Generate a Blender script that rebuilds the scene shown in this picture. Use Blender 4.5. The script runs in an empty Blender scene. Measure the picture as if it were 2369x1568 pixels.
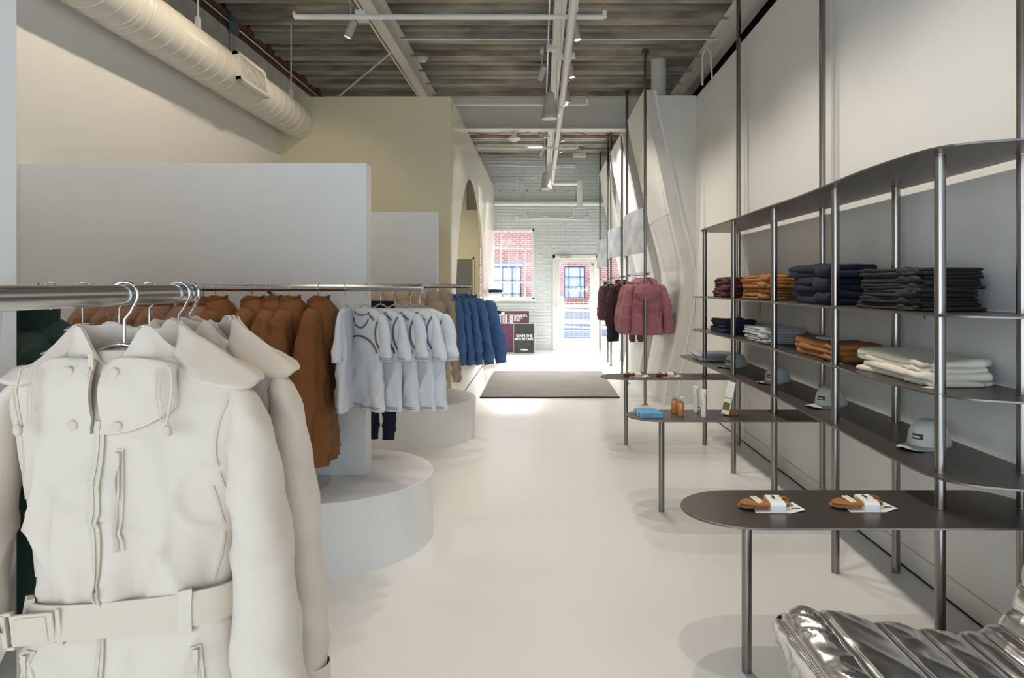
import bpy, bmesh, math, random
from mathutils import Vector, Matrix, noise
S = bpy.context.scene
C = S.collection
PI = math.pi
random.seed(7)

# ------------------------------------------------------------------ camera, world, exposure
cam = bpy.data.cameras.new('camera')
cam_o = bpy.data.objects.new('camera', cam); C.objects.link(cam_o)
cam_o.location = (0, 0, 1.52); cam_o.rotation_euler = (PI/2, 0, 0)
cam.sensor_width = 36; cam.lens = 36*1580/2369
cam.shift_x = (1184.5-1250)/2369; cam.shift_y = (657-784)/2369
cam.clip_start = 0.05; cam.clip_end = 200
S.camera = cam_o
S.view_settings.view_transform = 'Standard'; S.view_settings.look = 'None'
S.view_settings.gamma = 1; S.view_settings.use_curve_mapping = False
S.view_settings.exposure = 0.18
S.cycles.max_bounces = 8; S.cycles.diffuse_bounces = 5; S.cycles.glossy_bounces = 4
S.cycles.transparent_max_bounces = 12
S.cycles.caustics_reflective = False; S.cycles.caustics_refractive = False
S.cycles.sample_clamp_indirect = 6
W = bpy.data.worlds.new('sky'); S.world = W; W.use_nodes = True
bg = W.node_tree.nodes['Background']
bg.inputs[0].default_value = (0.70, 0.85, 1.0, 1); bg.inputs[1].default_value = 4.7

def area(name, loc, rot, sx, sy, power, col, portal=False):
    l = bpy.data.lights.new(name, 'AREA'); l.shape = 'RECTANGLE'; l.size = sx; l.size_y = sy
    l.energy = power; l.color = col
    o = bpy.data.objects.new(name, l); C.objects.link(o); o.location = loc; o.rotation_euler = rot
    if portal: l.cycles.is_portal = True
    return o
WARM = (1.0, 0.91, 0.80)
def spot(loc, target, power, deg=70, blend=0.6, col=WARM, r=0.022):
    l = bpy.data.lights.new('spot_beam', 'SPOT'); l.energy = power; l.spot_size = math.radians(deg)
    l.spot_blend = blend; l.color = col; l.shadow_soft_size = r
    o = bpy.data.objects.new('spot_beam', l); C.objects.link(o); o.location = loc
    o.rotation_euler = (Vector(target)-Vector(loc)).to_track_quat('-Z', 'Y').to_euler()
    return o
# daylight: portals guide the sky light through the openings, the unseen side one added for fill, the sun stands behind the far street
area('front_portal', (-0.25, -4.08, 1.55), (PI/2, 0, 0), 3.3, 3.1, 10, (1, 1, 1), True)
area('side_portal', (-3.55, -2.55, 1.92), (0, -PI/2, 0), 3.1, 3.2, 10, (1, 1, 1), True)
area('window_portal', (-0.8, 15.72, 1.98), (-PI/2, 0, 0), 1.3, 1.6, 10, (1, 1, 1), True)
area('door_portal', (1.1, 15.72, 1.15), (-PI/2, 0, 0), 1.7, 2.1, 10, (1, 1, 1), True)
sun = bpy.data.lights.new('sun', 'SUN'); sun.energy = 60.0; sun.angle = 0.7; sun.color = (1.0, 0.97, 0.93)
sun_o = bpy.data.objects.new('sun', sun); C.objects.link(sun_o)
sun_o.rotation_euler = Vector((0.10, -1.0, -0.80)).to_track_quat('-Z', 'Y').to_euler()

# ------------------------------------------------------------------ materials
def mat(name, col, rough=0.6, metal=0.0, var=0.0, vscale=(4, 4, 4), bump=0.0, bscale=60, bstretch=(1, 1, 1),
        rvar=0.0, spec=0.5, sheen=0.0, bdist=0.01, col2=None, detail=4, coat=0.0, world=False, vor=0):
    m = bpy.data.materials.new(name); m.use_nodes = True
    nt = m.node_tree; b = nt.nodes['Principled BSDF']
    b.inputs['Base Color'].default_value = (*col, 1); b.inputs['Roughness'].default_value = rough
    b.inputs['Metallic'].default_value = metal; b.inputs['Specular IOR Level'].default_value = spec
    if sheen: b.inputs['Sheen Weight'].default_value = sheen
    if coat: b.inputs['Coat Weight'].default_value = coat; b.inputs['Coat Roughness'].default_value = 0.12
    if var or bump or rvar or col2:
        tc = nt.nodes.new('ShaderNodeNewGeometry') if world else nt.nodes.new('ShaderNodeTexCoord')
    CO = 'Position' if world else 'Object'
    if var or col2 or rvar:
        mp = nt.nodes.new('ShaderNodeMapping'); mp.inputs['Scale'].default_value = vscale
        nt.links.new(tc.outputs[CO], mp.inputs['Vector'])
        n = nt.nodes.new('ShaderNodeTexNoise'); n.inputs['Scale'].default_value = 1.0; n.inputs['Detail'].default_value = detail
        nt.links.new(mp.outputs[0], n.inputs['Vector'])
        if var or col2:
            r = nt.nodes.new('ShaderNodeValToRGB')
            r.color_ramp.elements[0].position = 0.2 if var else 0.3; r.color_ramp.elements[1].position = 0.8 if var else 0.7
            if col2:
                a, c = col, col2
            else:
                a = tuple(x*(1-var) for x in col); c = tuple(min(1, x*(1+var)) for x in col)
            r.color_ramp.elements[0].color = (*a, 1); r.color_ramp.elements[1].color = (*c, 1)
            nt.links.new(n.outputs['Fac'], r.inputs[0]); nt.links.new(r.outputs[0], b.inputs['Base Color'])
        if rvar:
            mr = nt.nodes.new('ShaderNodeMapRange'); mr.inputs['To Min'].default_value = max(0.02, rough-rvar); mr.inputs['To Max'].default_value = rough+rvar
            mr.inputs['From Min'].default_value = 0.15; mr.inputs['From Max'].default_value = 0.85
            nt.links.new(n.outputs['Fac'], mr.inputs[0]); nt.links.new(mr.outputs[0], b.inputs['Roughness'])
    if bump:
        mp2 = nt.nodes.new('ShaderNodeMapping'); mp2.inputs['Scale'].default_value = tuple(bscale*x for x in bstretch)
        nt.links.new(tc.outputs[CO], mp2.inputs['Vector'])
        n2 = nt.nodes.new('ShaderNodeTexVoronoi' if vor else 'ShaderNodeTexNoise'); n2.inputs['Scale'].default_value = 1.0
        if not vor: n2.inputs['Detail'].default_value = 5
        nt.links.new(mp2.outputs[0], n2.inputs['Vector'])
        bp = nt.nodes.new('ShaderNodeBump'); bp.inputs['Strength'].default_value = bump; bp.inputs['Distance'].default_value = bdist
        nt.links.new(n2.outputs['Distance' if vor else 'Fac'], bp.inputs['Height']); bp.invert = bool(vor); nt.links.new(bp.outputs[0], b.inputs['Normal'])
    return m
def emit(name, col, st):
    m = bpy.data.materials.new(name); m.use_nodes = True; nt = m.node_tree
    e = nt.nodes.new('ShaderNodeEmission'); e.inputs[0].default_value = (*col, 1); e.inputs[1].default_value = st
    nt.links.new(e.outputs[0], nt.nodes['Material Output'].inputs[0]); return m
def glass(name, tint=(0.97, 0.98, 0.98), f=0.06):
    m = bpy.data.materials.new(name); m.use_nodes = True; nt = m.node_tree
    t = nt.nodes.new('ShaderNodeBsdfTransparent'); t.inputs[0].default_value = (*tint, 1)
    g = nt.nodes.new('ShaderNodeBsdfGlossy'); g.inputs['Roughness'].default_value = 0.03
    x = nt.nodes.new('ShaderNodeMixShader'); x.inputs[0].default_value = f
    nt.links.new(t.outputs[0], x.inputs[1]); nt.links.new(g.outputs[0], x.inputs[2])
    nt.links.new(x.outputs[0], nt.nodes['Material Output'].inputs[0]); return m

M = {}
M['wall'] = mat('white_wall_paint', (0.80, 0.79, 0.76), 0.55, bump=0.05, bscale=90)
M['wallblue'] = mat('partition_paint', (0.81, 0.82, 0.83), 0.5, bump=0.03, bscale=90)
M['green'] = mat('pale_green_paint', (0.77, 0.705, 0.50), 0.30, spec=0.5, bump=0.02, bscale=80)
M['pale'] = mat('gloss_green_paint_lit', (0.80, 0.775, 0.65), 0.2, spec=0.6)  # block paint lightened, the window's grazing reflection put into the colour
M['plaster'] = mat('plaster_paint', (0.72, 0.71, 0.66), 0.6, var=0.03, bump=0.05, bscale=60)
M['fin'] = mat('painted_concrete', (0.86, 0.85, 0.82), 0.55, var=0.04, vscale=(3, 3, 1.2), bump=0.25, bscale=14, bstretch=(1, 1, .35), bdist=0.012)
M['finedge'] = mat('rough_concrete_edge', (0.66, 0.64, 0.59), 0.8, var=0.08, vscale=(20, 20, 8), bump=0.5, bscale=40, bdist=0.01)
M['floor'] = mat('epoxy_floor', (0.80, 0.795, 0.775), 0.27, spec=0.5)
M['ceil'] = mat('weathered_deck', (0.17, 0.145, 0.112), 0.85, vscale=(1.7, 5.5, 5.5), bump=0.6, bscale=9, bstretch=(0.9, 2, 2), col2=(0.46, 0.425, 0.36), bdist=0.015, detail=10, world=True)
M['ceilback'] = mat('deck_joint', (0.07, 0.06, 0.05), 0.9)
M['white'] = mat('white_metal_paint', (0.80, 0.79, 0.76), 0.4, bump=0.04, bscale=30)
M['beam'] = mat('beam_paint', (0.74, 0.72, 0.66), 0.45, var=0.06, vscale=(6, 3, 6), bump=0.06, bscale=40)
M['duct'] = mat('duct_paint', (0.70, 0.67, 0.60), 0.26, spec=0.5, bump=0.03, bscale=20)
M['oldwall'] = mat('limewashed_masonry', (0.55, 0.54, 0.51), 0.85, var=0.15, vscale=(5, 5, 9), bump=0.6, bscale=18, bdist=0.02)
M['darkwall'] = mat('dark_masonry', (0.05, 0.045, 0.045), 0.9, var=0.3)
M['brickred'] = mat('dark_red_brick', (0.13, 0.055, 0.04), 0.85, var=0.4, vscale=(9, 9, 9), bump=0.4, bscale=60)
M['brickw'] = mat('white_painted_brick', (0.74, 0.77, 0.78), 0.5, bump=0.45, bscale=26, bdist=0.012)
M['mortarw'] = mat('white_painted_mortar', (0.68, 0.71, 0.72), 0.6, bump=0.4, bscale=30)
M['frame'] = mat('window_frame_white', (0.84, 0.85, 0.84), 0.4)
M['doorp'] = mat('door_paint', (0.84, 0.84, 0.80), 0.4)
M['glass'] = glass('clear_glass', f=0.025)
M['steel'] = mat('brushed_steel', (0.27, 0.25, 0.23), 0.25, 1.0)
M['shelf'] = mat('dark_steel_sheet', (0.185, 0.165, 0.152), 0.38, 0.85, var=0.12, vscale=(3, 1.2, 3), rvar=0.05)
M['rail'] = mat('rail_steel', (0.55, 0.54, 0.53), 0.24, 1.0)
M['chrome'] = mat('chrome_wire', (0.78, 0.78, 0.80), 0.12, 1.0)
M['rug'] = mat('woven_rug', (0.19, 0.165, 0.145), 0.95, vscale=(2.2, 26, 1), bump=0.8, bscale=90, bstretch=(.25, 1, 1), col2=(0.32, 0.29, 0.255), bdist=0.01, detail=8, sheen=0.3)
M['dark'] = mat('dark_slot', (0.04, 0.04, 0.045), 0.7)
M['greyp'] = mat('grey_curtain', (0.20, 0.20, 0.18), 0.8)
def cloth(name, col, bump=0.25, bscale=350, sheen=0.05, rough=0.8, var=0.04, vs=(8, 8, 3), bdist=0.002, vor=0):
    return mat(name, col, rough, 0, var, vs, bump, bscale, sheen=sheen, spec=0.3, bdist=bdist, vor=vor)
M['cream'] = cloth('cream_shell_fabric', (0.57, 0.485, 0.40), 0.12, 500, 0.12, 0.62, 0.015)
M['creamd'] = cloth('cream_trim', (0.53, 0.445, 0.345), 0.1, 300, 0.1, 0.5, 0.0)
M['creamz'] = mat('cream_zip_tape', (0.50, 0.44, 0.34), 0.5, bump=0.25, bscale=220, bstretch=(.15, .15, 1))
M['rust'] = cloth('rust_shell_fabric', (0.22, 0.085, 0.024), 0.3, 300, 0.05)
M['fleece'] = cloth('rust_fleece', (0.27, 0.10, 0.025), 1.0, 130, 0.6, 0.95, 0.15, (40, 40, 40), 0.01)
M['tee'] = cloth('white_jersey', (0.70, 0.72, 0.76), 0.1, 400, 0.1, 0.75, 0.0)
M['seam'] = mat('dark_grey_thread', (0.13, 0.14, 0.17), 0.8)
M['beige'] = cloth('beige_fleece', (0.46, 0.36, 0.25), 0.9, 150, 0.6, 0.95, 0.1, (30, 30, 30), 0.008)
M['offw'] = cloth('off_white_knit', (0.70, 0.67, 0.62), 0.3, 250, 0.2)
M['blue'] = cloth('blue_nylon', (0.065, 0.15, 0.33), 0.35, 120, 0.04, 0.6, 0.06, (10, 10, 5), 0.004)
M['navy'] = cloth('navy_fabric', (0.009, 0.011, 0.028), 0.4, 250, 0.03)
M['denim'] = cloth('navy_denim', (0.025, 0.04, 0.09), 0.4, 200, 0.03)
M['green_k'] = cloth('dark_green_knit', (0.008, 0.032, 0.026), 0.4, 220, 0.03)
M['pink'] = cloth('dusty_pink_quilt', (0.34, 0.13, 0.155), 0.8, 15, 0.15, 0.6, 0.06, (8, 8, 8), 0.02, vor=1)
M['mauve'] = cloth('mauve_leggings', (0.20, 0.07, 0.10), 0.3, 250, 0.3)
M['maroon'] = cloth('maroon_quilt', (0.062, 0.020, 0.024), 0.7, 15, 0.03, 0.65, 0.08, (8, 8, 8), 0.02, vor=1)
M['marfold'] = cloth('maroon_fleece', (0.10, 0.028, 0.034), 0.6, 160, 0.03)
M['black'] = cloth('black_quilted_nylon', (0.010, 0.009, 0.010), 0.5, 40, 0.03, 0.6, 0.1, (10, 10, 10), 0.01)
M['bpants'] = cloth('black_jersey', (0.02, 0.02, 0.026), 0.3, 250, 0.03)
M['rustf'] = cloth('rust_cotton', (0.33, 0.135, 0.035), 0.4, 180, 0.03)
M['grey'] = cloth('grey_marl', (0.42, 0.43, 0.45), 0.5, 260, 0.3, 0.9, 0.2, (90, 90, 90))
M['creamf'] = cloth('cream_jersey', (0.72, 0.66, 0.55), 0.3, 200, 0.2)
M['cap'] = cloth('pale_grey_nylon', (0.58, 0.59, 0.55), 0.2, 300, 0.1, 0.6, 0.02)
M['capb'] = cloth('cream_brim', (0.68, 0.60, 0.48), 0.2, 300, 0.1, 0.6, 0.02)
M['patch'] = mat('brown_leather_patch', (0.10, 0.035, 0.025), 0.6)
M['paper'] = mat('white_paper', (0.82, 0.81, 0.77), 0.6)
M['ink'] = mat('black_ink', (0.03, 0.03, 0.03), 0.7)
M['wletter'] = mat('white_vinyl', (0.88, 0.88, 0.88), 0.5)
M['purple'] = mat('purple_print', (0.115, 0.035, 0.095), 0.35, var=0.05)
M['olive'] = mat('dark_olive_print', (0.045, 0.043, 0.032), 0.22, bump=0.5, bscale=6, bstretch=(1.5, 1, .5), bdist=0.03)
M['bluebox'] = mat('blue_card', (0.08, 0.30, 0.55), 0.5, vscale=(25, 25, 25), col2=(0.16, 0.42, 0.66))
M['orangel'] = mat('orange_liquid', (0.60, 0.20, 0.05), 0.15, vscale=(22, 22, 22), col2=(0.72, 0.40, 0.16))
M['clearp'] = glass('clear_plastic', (0.9, 0.9, 0.9), 0.18)
M['yellow'] = mat('yellow_print', (0.70, 0.48, 0.08), 0.5)
M['wood'] = mat('wood_block', (0.36, 0.13, 0.06), 0.5, var=0.2, vscale=(40, 5, 5))
M['tagolive'] = mat('olive_tag', (0.16, 0.15, 0.03), 0.6)
M['silver'] = mat('silver_vinyl', (0.95, 0.95, 0.95), 0.23, 1.0, bump=0.16, bscale=7, bstretch=(1.0, .5, 1.0), bdist=0.03)
M['thread'] = mat('silver_thread', (0.62, 0.62, 0.62), 0.4, 0.8)
M['grey_sp'] = mat('grey_enamel', (0.52, 0.50, 0.47), 0.35)
M['lamp'] = emit('lamp_glow', (1.0, 0.86, 0.62), 9)
M['brass'] = mat('brass', (0.65, 0.42, 0.14), 0.3, 1.0)
M['bluesteel'] = mat('galvanised_box', (0.20, 0.27, 0.30), 0.4, 0.7)
M['conduit'] = mat('galvanised_conduit', (0.62, 0.64, 0.66), 0.3, 1.0)
M['red'] = mat('red_cable', (0.45, 0.04, 0.04), 0.5)
M['blackc'] = mat('black_cable', (0.03, 0.03, 0.03), 0.5)
M['outbrick'] = mat('street_brick', (0.42, 0.17, 0.14), 0.9)
def street_brick(m):
    nt = m.node_tree; b = nt.nodes['Principled BSDF']; tc = nt.nodes.new('ShaderNodeTexCoord')
    mp = nt.nodes.new('ShaderNodeMapping'); mp.inputs['Rotation'].default_value = (PI/2, 0, 0)
    t = nt.nodes.new('ShaderNodeTexBrick'); t.inputs['Scale'].default_value = 1.0
    t.inputs['Brick Width'].default_value = 0.21; t.inputs['Row Height'].default_value = 0.076; t.inputs['Mortar Size'].default_value = 0.009
    t.inputs['Color1'].default_value = (0.21, 0.075, 0.062, 1); t.inputs['Color2'].default_value = (0.27, 0.105, 0.085, 1); t.inputs['Mortar'].default_value = (0.33, 0.28, 0.265, 1)
    nt.links.new(tc.outputs['Object'], mp.inputs[0]); nt.links.new(mp.outputs[0], t.inputs[0]); nt.links.new(t.outputs[0], b.inputs[0])
street_brick(M['outbrick'])
M['outblue'] = mat('blue_window_frame', (0.10, 0.12, 0.24), 0.5)
M['outglass'] = mat('street_window_glass', (0.22, 0.25, 0.25), 0.15, vscale=(2, 2, 1), col2=(0.40, 0.42, 0.42))
M['outconc'] = mat('street_concrete', (0.16, 0.16, 0.18), 0.9, var=0.1)
M['outgrey'] = mat('galvanised_rail', (0.42, 0.45, 0.50), 0.5, 0.3)
M['tarp'] = mat('blue_tarp', (0.16, 0.18, 0.55), 0.5)
def photo_mat(name, a, b, seed):
    m = mat(name, a, 0.35, vscale=(5, 3.2, 4.5), col2=b, detail=7); return m
M['photo_a'] = photo_mat('printed_snow_photo', (0.30, 0.35, 0.42), (0.72, 0.74, 0.78), 1)
M['photo_b'] = photo_mat('printed_sky_photo', (0.28, 0.31, 0.37), (0.62, 0.65, 0.72), 2)
M['photo_c'] = photo_mat('printed_forest_photo', (0.16, 0.20, 0.21), (0.50, 0.54, 0.52), 3)

# ------------------------------------------------------------------ mesh helpers
def link(name, me, m, parent=None):
    o = bpy.data.objects.new(name, me); C.objects.link(o)
    if m is not None:
        for x in (m if isinstance(m, (list, tuple)) else [m]): me.materials.append(x)
    if parent is not None: o.parent = parent
    return o
class MB:
    def __init__(s): s.v = []; s.f = []; s.mi = []; s.cur = 0
    def add(s, vs, fs):
        k = len(s.v); s.v += [tuple(p) for p in vs]; s.f += [tuple(i+k for i in f) for f in fs]; s.mi += [s.cur]*len(fs)
        return s
    def box(s, x0, x1, y0, y1, z0, z1):
        return s.add([(x0,y0,z0),(x1,y0,z0),(x1,y1,z0),(x0,y1,z0),(x0,y0,z1),(x1,y0,z1),(x1,y1,z1),(x0,y1,z1)],
                     [(0,3,2,1),(4,5,6,7),(0,1,5,4),(1,2,6,5),(2,3,7,6),(3,0,4,7)])
    def obox(s, c, half, R):
        vs = [Vector(c)+R @ Vector((a*half[0], b*half[1], d*half[2])) for d in (-1,1) for (a,b) in ((-1,-1),(1,-1),(1,1),(-1,1))]
        return s.add(vs, [(0,3,2,1),(4,5,6,7),(0,1,5,4),(1,2,6,5),(2,3,7,6),(3,0,4,7)])
    def loft(s, rings, closed=True, cap0=True, cap1=True):
        n = len(rings[0]); vs = [p for r in rings for p in r]; fs = []
        for i in range(len(rings)-1):
            for j in range(n if closed else n-1):
                j2 = (j+1) % n; fs.append((i*n+j, i*n+j2, (i+1)*n+j2, (i+1)*n+j))
        if cap0: fs.append(tuple(reversed(range(n))))
        if cap1: fs.append(tuple((len(rings)-1)*n+j for j in range(n)))
        return s.add(vs, fs)
    def cyl(s, a, b, r, n=16, r2=None):
        return s.tube([a, b], [r, r if r2 is None else r2], n)
    def tube(s, pts, r, n=10, closed=False, flat=None):
        P = [Vector(p) for p in pts]; m = len(P); rr = r if isinstance(r, (list, tuple)) else [r]*m
        rings = []; up = None
        for i in range(m):
            if closed: t = P[(i+1) % m]-P[i-1]
            else: t = P[min(i+1, m-1)]-P[max(i-1, 0)]
            t = t.normalized() if t.length > 1e-9 else Vector((0,0,1))
            if up is None:
                up = Vector((0,0,1)) if abs(t.z) < 0.9 else Vector((0,1,0))
            up = (up-t*up.dot(t)); up = up.normalized() if up.length > 1e-6 else t.orthogonal().normalized()
            sd = t.cross(up)
            fx, fz = flat if flat else (1, 1)
            rings.append([P[i]+sd*math.cos(2*PI*j/n)*rr[i]*fx+up*math.sin(2*PI*j/n)*rr[i]*fz for j in range(n)])
        if closed: rings.append(rings[0])
        return s.loft(rings, True, not closed, not closed)
    def lathe(s, prof, n=24, c=(0,0,0), cap=True):
        rings = [[(c[0]+r*math.cos(2*PI*j/n), c[1]+r*math.sin(2*PI*j/n), c[2]+z) for j in range(n)] for r, z in prof]
        return s.loft(rings, True, cap, cap)
    def prism(s, poly, axis, a, b):
        def P(u, v, t):
            return {'x': (t, u, v), 'y': (u, t, v), 'z': (u, v, t)}[axis]
        n = len(poly)
        vs = [P(u, v, a) for u, v in poly]+[P(u, v, b) for u, v in poly]
        fs = [tuple(range(n)), tuple(reversed(range(n, 2*n)))]+[(i, i+n, (i+1) % n+n, (i+1) % n) for i in range(n)]
        return s.add(vs, fs)
    def build(s, name, m, parent=None, smooth=None, fix=True, bevel=0):
        me = bpy.data.meshes.new(name); me.from_pydata(s.v, [], s.f)
        me.polygons.foreach_set('material_index', s.mi)
        if fix or bevel:
            b = bmesh.new(); b.from_mesh(me)
            if bevel:
                es = [e for e in b.edges if len(e.link_faces) == 2 and e.calc_face_angle(0) > 0.6]
                bmesh.ops.bevel(b, geom=es, offset=bevel, segments=2, affect='EDGES', profile=0.5)
            bmesh.ops.recalc_face_normals(b, faces=b.faces); b.to_mesh(me); b.free()
        if smooth is not None:
            me.polygons.foreach_set('use_smooth', [True]*len(me.polygons))
            if smooth < 179: me.set_sharp_from_angle(angle=math.radians(smooth))
        me.update()
        return link(name, me, m, parent)
def thing(name, label, cat, loc=(0,0,0), rotz=0, group=None):
    o = bpy.data.objects.new(name, None); C.objects.link(o); o.empty_display_size = 0.1
    o.location = loc; o.rotation_euler = (0, 0, rotz); o['label'] = label; o['category'] = cat
    if group: o['group'] = group
    return o
def tag(o, label, cat, group=None, kind=None):
    o['label'] = label; o['category'] = cat
    if group: o['group'] = group
    if kind: o['kind'] = kind
    return o
def struct(o, label, cat): return tag(o, label, cat, kind='structure')
def dup(root, loc, rotz=None, label=None, group=None, scale=None):
    r = root.copy(); C.objects.link(r); r.location = loc
    if rotz is not None: r.rotation_euler = (root.rotation_euler[0], root.rotation_euler[1], rotz)
    if label: r['label'] = label
    if group: r['group'] = group
    if scale: r.scale = scale
    for ch in list(root.children):
        c = ch.copy(); C.objects.link(c); c.parent = r
        for g in list(ch.children):
            d = g.copy(); C.objects.link(d); d.parent = c
    return r
def text(body, size, m, parent, mw, name='lettering', align='LEFT', spacing=1.0, line=1.0, bold=0.0, mirror=False):
    cu = bpy.data.curves.new(name, 'FONT'); cu.body = body; cu.size = size; cu.align_x = align
    cu.extrude = 0.0006; cu.space_character = spacing; cu.space_line = line; cu.offset = bold; cu.resolution_u = 3
    cu.materials.append(m)
    tmp = bpy.data.objects.new('tmp', cu); me = tmp.to_mesh().copy(); tmp.to_mesh_clear(); bpy.data.objects.remove(tmp); bpy.data.curves.remove(cu)
    me.name = name
    if not me.materials: me.materials.append(m)
    o = bpy.data.objects.new(name, me); C.objects.link(o); o.parent = parent
    if mirror: mw = mw @ Matrix.Diagonal((-1, 1, 1, 1))
    o.matrix_local = mw
    return o
FACE_CAM = Matrix.Rotation(PI/2, 4, 'X')      # text in XZ plane reading from -Y
def sp(v, p): return math.copysign(abs(v)**p, v)
def lerp(a, b, t): return a+(b-a)*t
def nz(x, y, z): return noise.noise(Vector((x, y, z)))
def interp(tab, z, k):
    if z >= tab[0][0]: return tab[0][k]
    for i in range(len(tab)-1):
        if tab[i][0] >= z >= tab[i+1][0]:
            t = (tab[i][0]-z)/max(1e-9, tab[i][0]-tab[i+1][0])
            if k: 
                t = t*t*(3-2*t)*0.5+t*0.5
            return lerp(tab[i][k], tab[i+1][k], t)
    return tab[-1][k]

# ------------------------------------------------------------------ room shell
YB = 15.75
o = MB().box(-3.7, 2.6, -4.2, YB+0.3, -0.12, 0).build('floor', M['floor']); struct(o, 'glossy off-white poured floor of the shop', 'floor')
o = MB().box(-12, 12, YB+0.3, 40, -0.14, -0.02).build('ground', M['outconc']); struct(o, 'pale street pavement outside the back windows', 'ground')
ceil = MB().box(-3.7, 2.6, -4.2, YB+0.3, 4.56, 4.70).build('ceiling', M['ceilback']); struct(ceil, 'weathered ribbed deck ceiling above the shop', 'ceiling')
prof = [(0, 4.47), (0.004, 4.415), (0.028, 4.415), (0.036, 4.45), (0.30, 4.45), (0.325, 4.535), (0.47, 4.535), (0.50, 4.48), (0.59, 4.475), (0.60, 4.475), (0.60, 4.56), (0, 4.56)]
pm = None
for i in range(18):
    y = 5.0+0.61*i
    if pm is None:
        pm = MB().prism(prof, 'x', -3.37, 2.3).build('panel', M['ceil'], ceil); pm.location = (0, y, 0)
    else:
        q = pm.copy(); C.objects.link(q); q.location = (0, y, 0)
# left wall: furred lining below, old masonry and brick above
wl = MB().box(-3.7, -3.37, -0.9, YB+0.3, 0, 4.27).box(-3.7, -3.37, -4.2, -0.9, 3.5, 4.27).box(-3.7, -3.37, -4.2, -0.9, 0, 0.35).build('wall_left', M['oldwall']); struct(wl, 'limewashed masonry wall with exposed brick course above the duct', 'wall')  # unseen opening behind the viewpoint, added to let in cool fill light
MB().box(-3.37, -3.08, -0.9, 8.09, 0, 3.72).build('lining', M['wall'], wl)
MB().box(-3.7, -3.42, -4.2, YB, 4.27, 4.56).build('brick_backing', M['darkwall'], wl)
bm_ = MB().box(-0.05, 0.0, 0.003, 0.062, 0.0, 0.105).build('brick', M['brickred'], wl, bevel=0.004)
first = True
for row, z in enumerate((4.275, 4.385)):
    for i in range(72):
        y = 6.5+i*0.066+row*0.03
        q = bm_ if first else bm_.copy()
        if not first: C.objects.link(q)
        first = False
        q.location = (-3.37+random.uniform(-.012, .004), y, z); q.scale = (1, 1, random.uniform(.9, 1))
# right wall
wr = MB().box(2.3, 2.6, -4.2, YB+0.3, 0, 4.56).build('wall_right', M['darkwall']); struct(wr, 'white panelled right wall standing behind the steel shelving', 'wall')
for a, b in ((-4.2, 2.63), (2.64, 4.585), (4.595, 6.555), (6.565, 8.66)):
    MB().box(1.96, 2.02, a, b, 0.1195, 3.87).build('panel', M['wall'], wr)
MB().box(1.99, 2.03, -4.2, 8.66, 0, 3.86).build('panel_backing', M['darkwall'], wr)
o = MB().box(1.957, 1.99, -4.2, 8.66, 0.010, 0.117).build('baseboard_right', M['wall']); struct(o, 'flush white baseboard below the panelled right wall', 'baseboard')
MB().box(1.9535, 1.96, -4.2, 8.6, 0.0, 0.004).build('gap_shade_strip', M['dark'], o)  # dark strip painting in the shade of the gap below the baseboard
MB().tube([(2.15, 4+i*0.4, 4.05+0.05*math.sin(i*1.7)) for i in range(13)], 0.012, 6).build('red_cable', M['red'], wr)
# wall behind the camera with an open shop front
wz = MB()
wz.box(-3.7, -1.9, -4.3, -4.1, 0, 4.56); wz.box(1.4, 2.6, -4.3, -4.1, 0, 4.56); wz.box(-1.9, 1.4, -4.3, -4.1, 3.1, 4.56)
o = wz.build('wall_front', M['wall']); struct(o, 'white shop front wall behind the viewpoint', 'wall')
# back wall with window and door openings
WX0, WX1, WZ0, WZ1 = -1.46, -0.15, 1.17, 2.79
DX0, DX1, DZ1 = 0.30, 1.33, 2.16
SX0, SX1, SZ0, SZ1 = 1.37, 1.95, 0.22, 2.16
wb_ = MB()
def wbox(a, b, c, d): wb_.box(a, b, YB, YB+0.3, c, d)
wbox(-3.7, WX0, 0, 4.56); wbox(WX0, WX1, 0, WZ0); wbox(WX0, WX1, WZ1, 4.56); wbox(WX1, DX0, 0, 4.56)
wbox(DX0, SX1, DZ1, 4.56); wbox(DX1, SX0, 0, DZ1); wbox(SX0, SX1, 0, SZ0); wbox(SX1, 2.6, 0, 4.56)
wb = wb_.build('wall_back', M['mortarw']); struct(wb, 'white painted brick wall at the far end of the shop', 'wall')
variants = []
for k in range(4):
    m_ = MB(); L = 0.203; H = 0.064
    m_.box(0.004, L, -0.012, 0.004, 0.005, H+0.003)
    q = m_.build('brick', M['brickw'], wb, bevel=0.004)
    for v in q.data.vertices:
        v.co.x += random.uniform(-.003, .003); v.co.z += random.uniform(-.002, .002); v.co.y += random.uniform(-.004, .002)
    variants.append(q)
used = [False]*4; count = 0; rest = MB()
cells = []
for r in range(59):
    z = 4.44-0.0745*(r+1); x = -1.32-(0.105 if r % 2 else 0)
    while x < 2.0:
        cells.append((x, z)); x += 0.210
for (x, z) in cells:
    x1 = x+0.207; z1 = z+0.07
    hit = any(x1 > a+.005 and x < b-.005 and z1 > c+.005 and z < d-.005 for a, b, c, d in ((WX0, WX1, WZ0, WZ1), (DX0-.05, DX1+.05, 0, DZ1+.03), (SX0, SX1, SZ0, SZ1)))
    if hit: continue
    if count < 296:
        k = random.randrange(4); q = variants[k]
        if used[k]: q = q.copy(); C.objects.link(q)
        used[k] = True; q.location = (x, YB, z); count += 1
    else:
        j = random.uniform(-.003, .002)
        rest.box(x+.004, x+.203, YB-.012+j, YB+.004, z+.005, z+.067)
o = rest.build('lower_bricks', M['brickw'], wb, bevel=0); o['kind'] = 'stuff'
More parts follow.
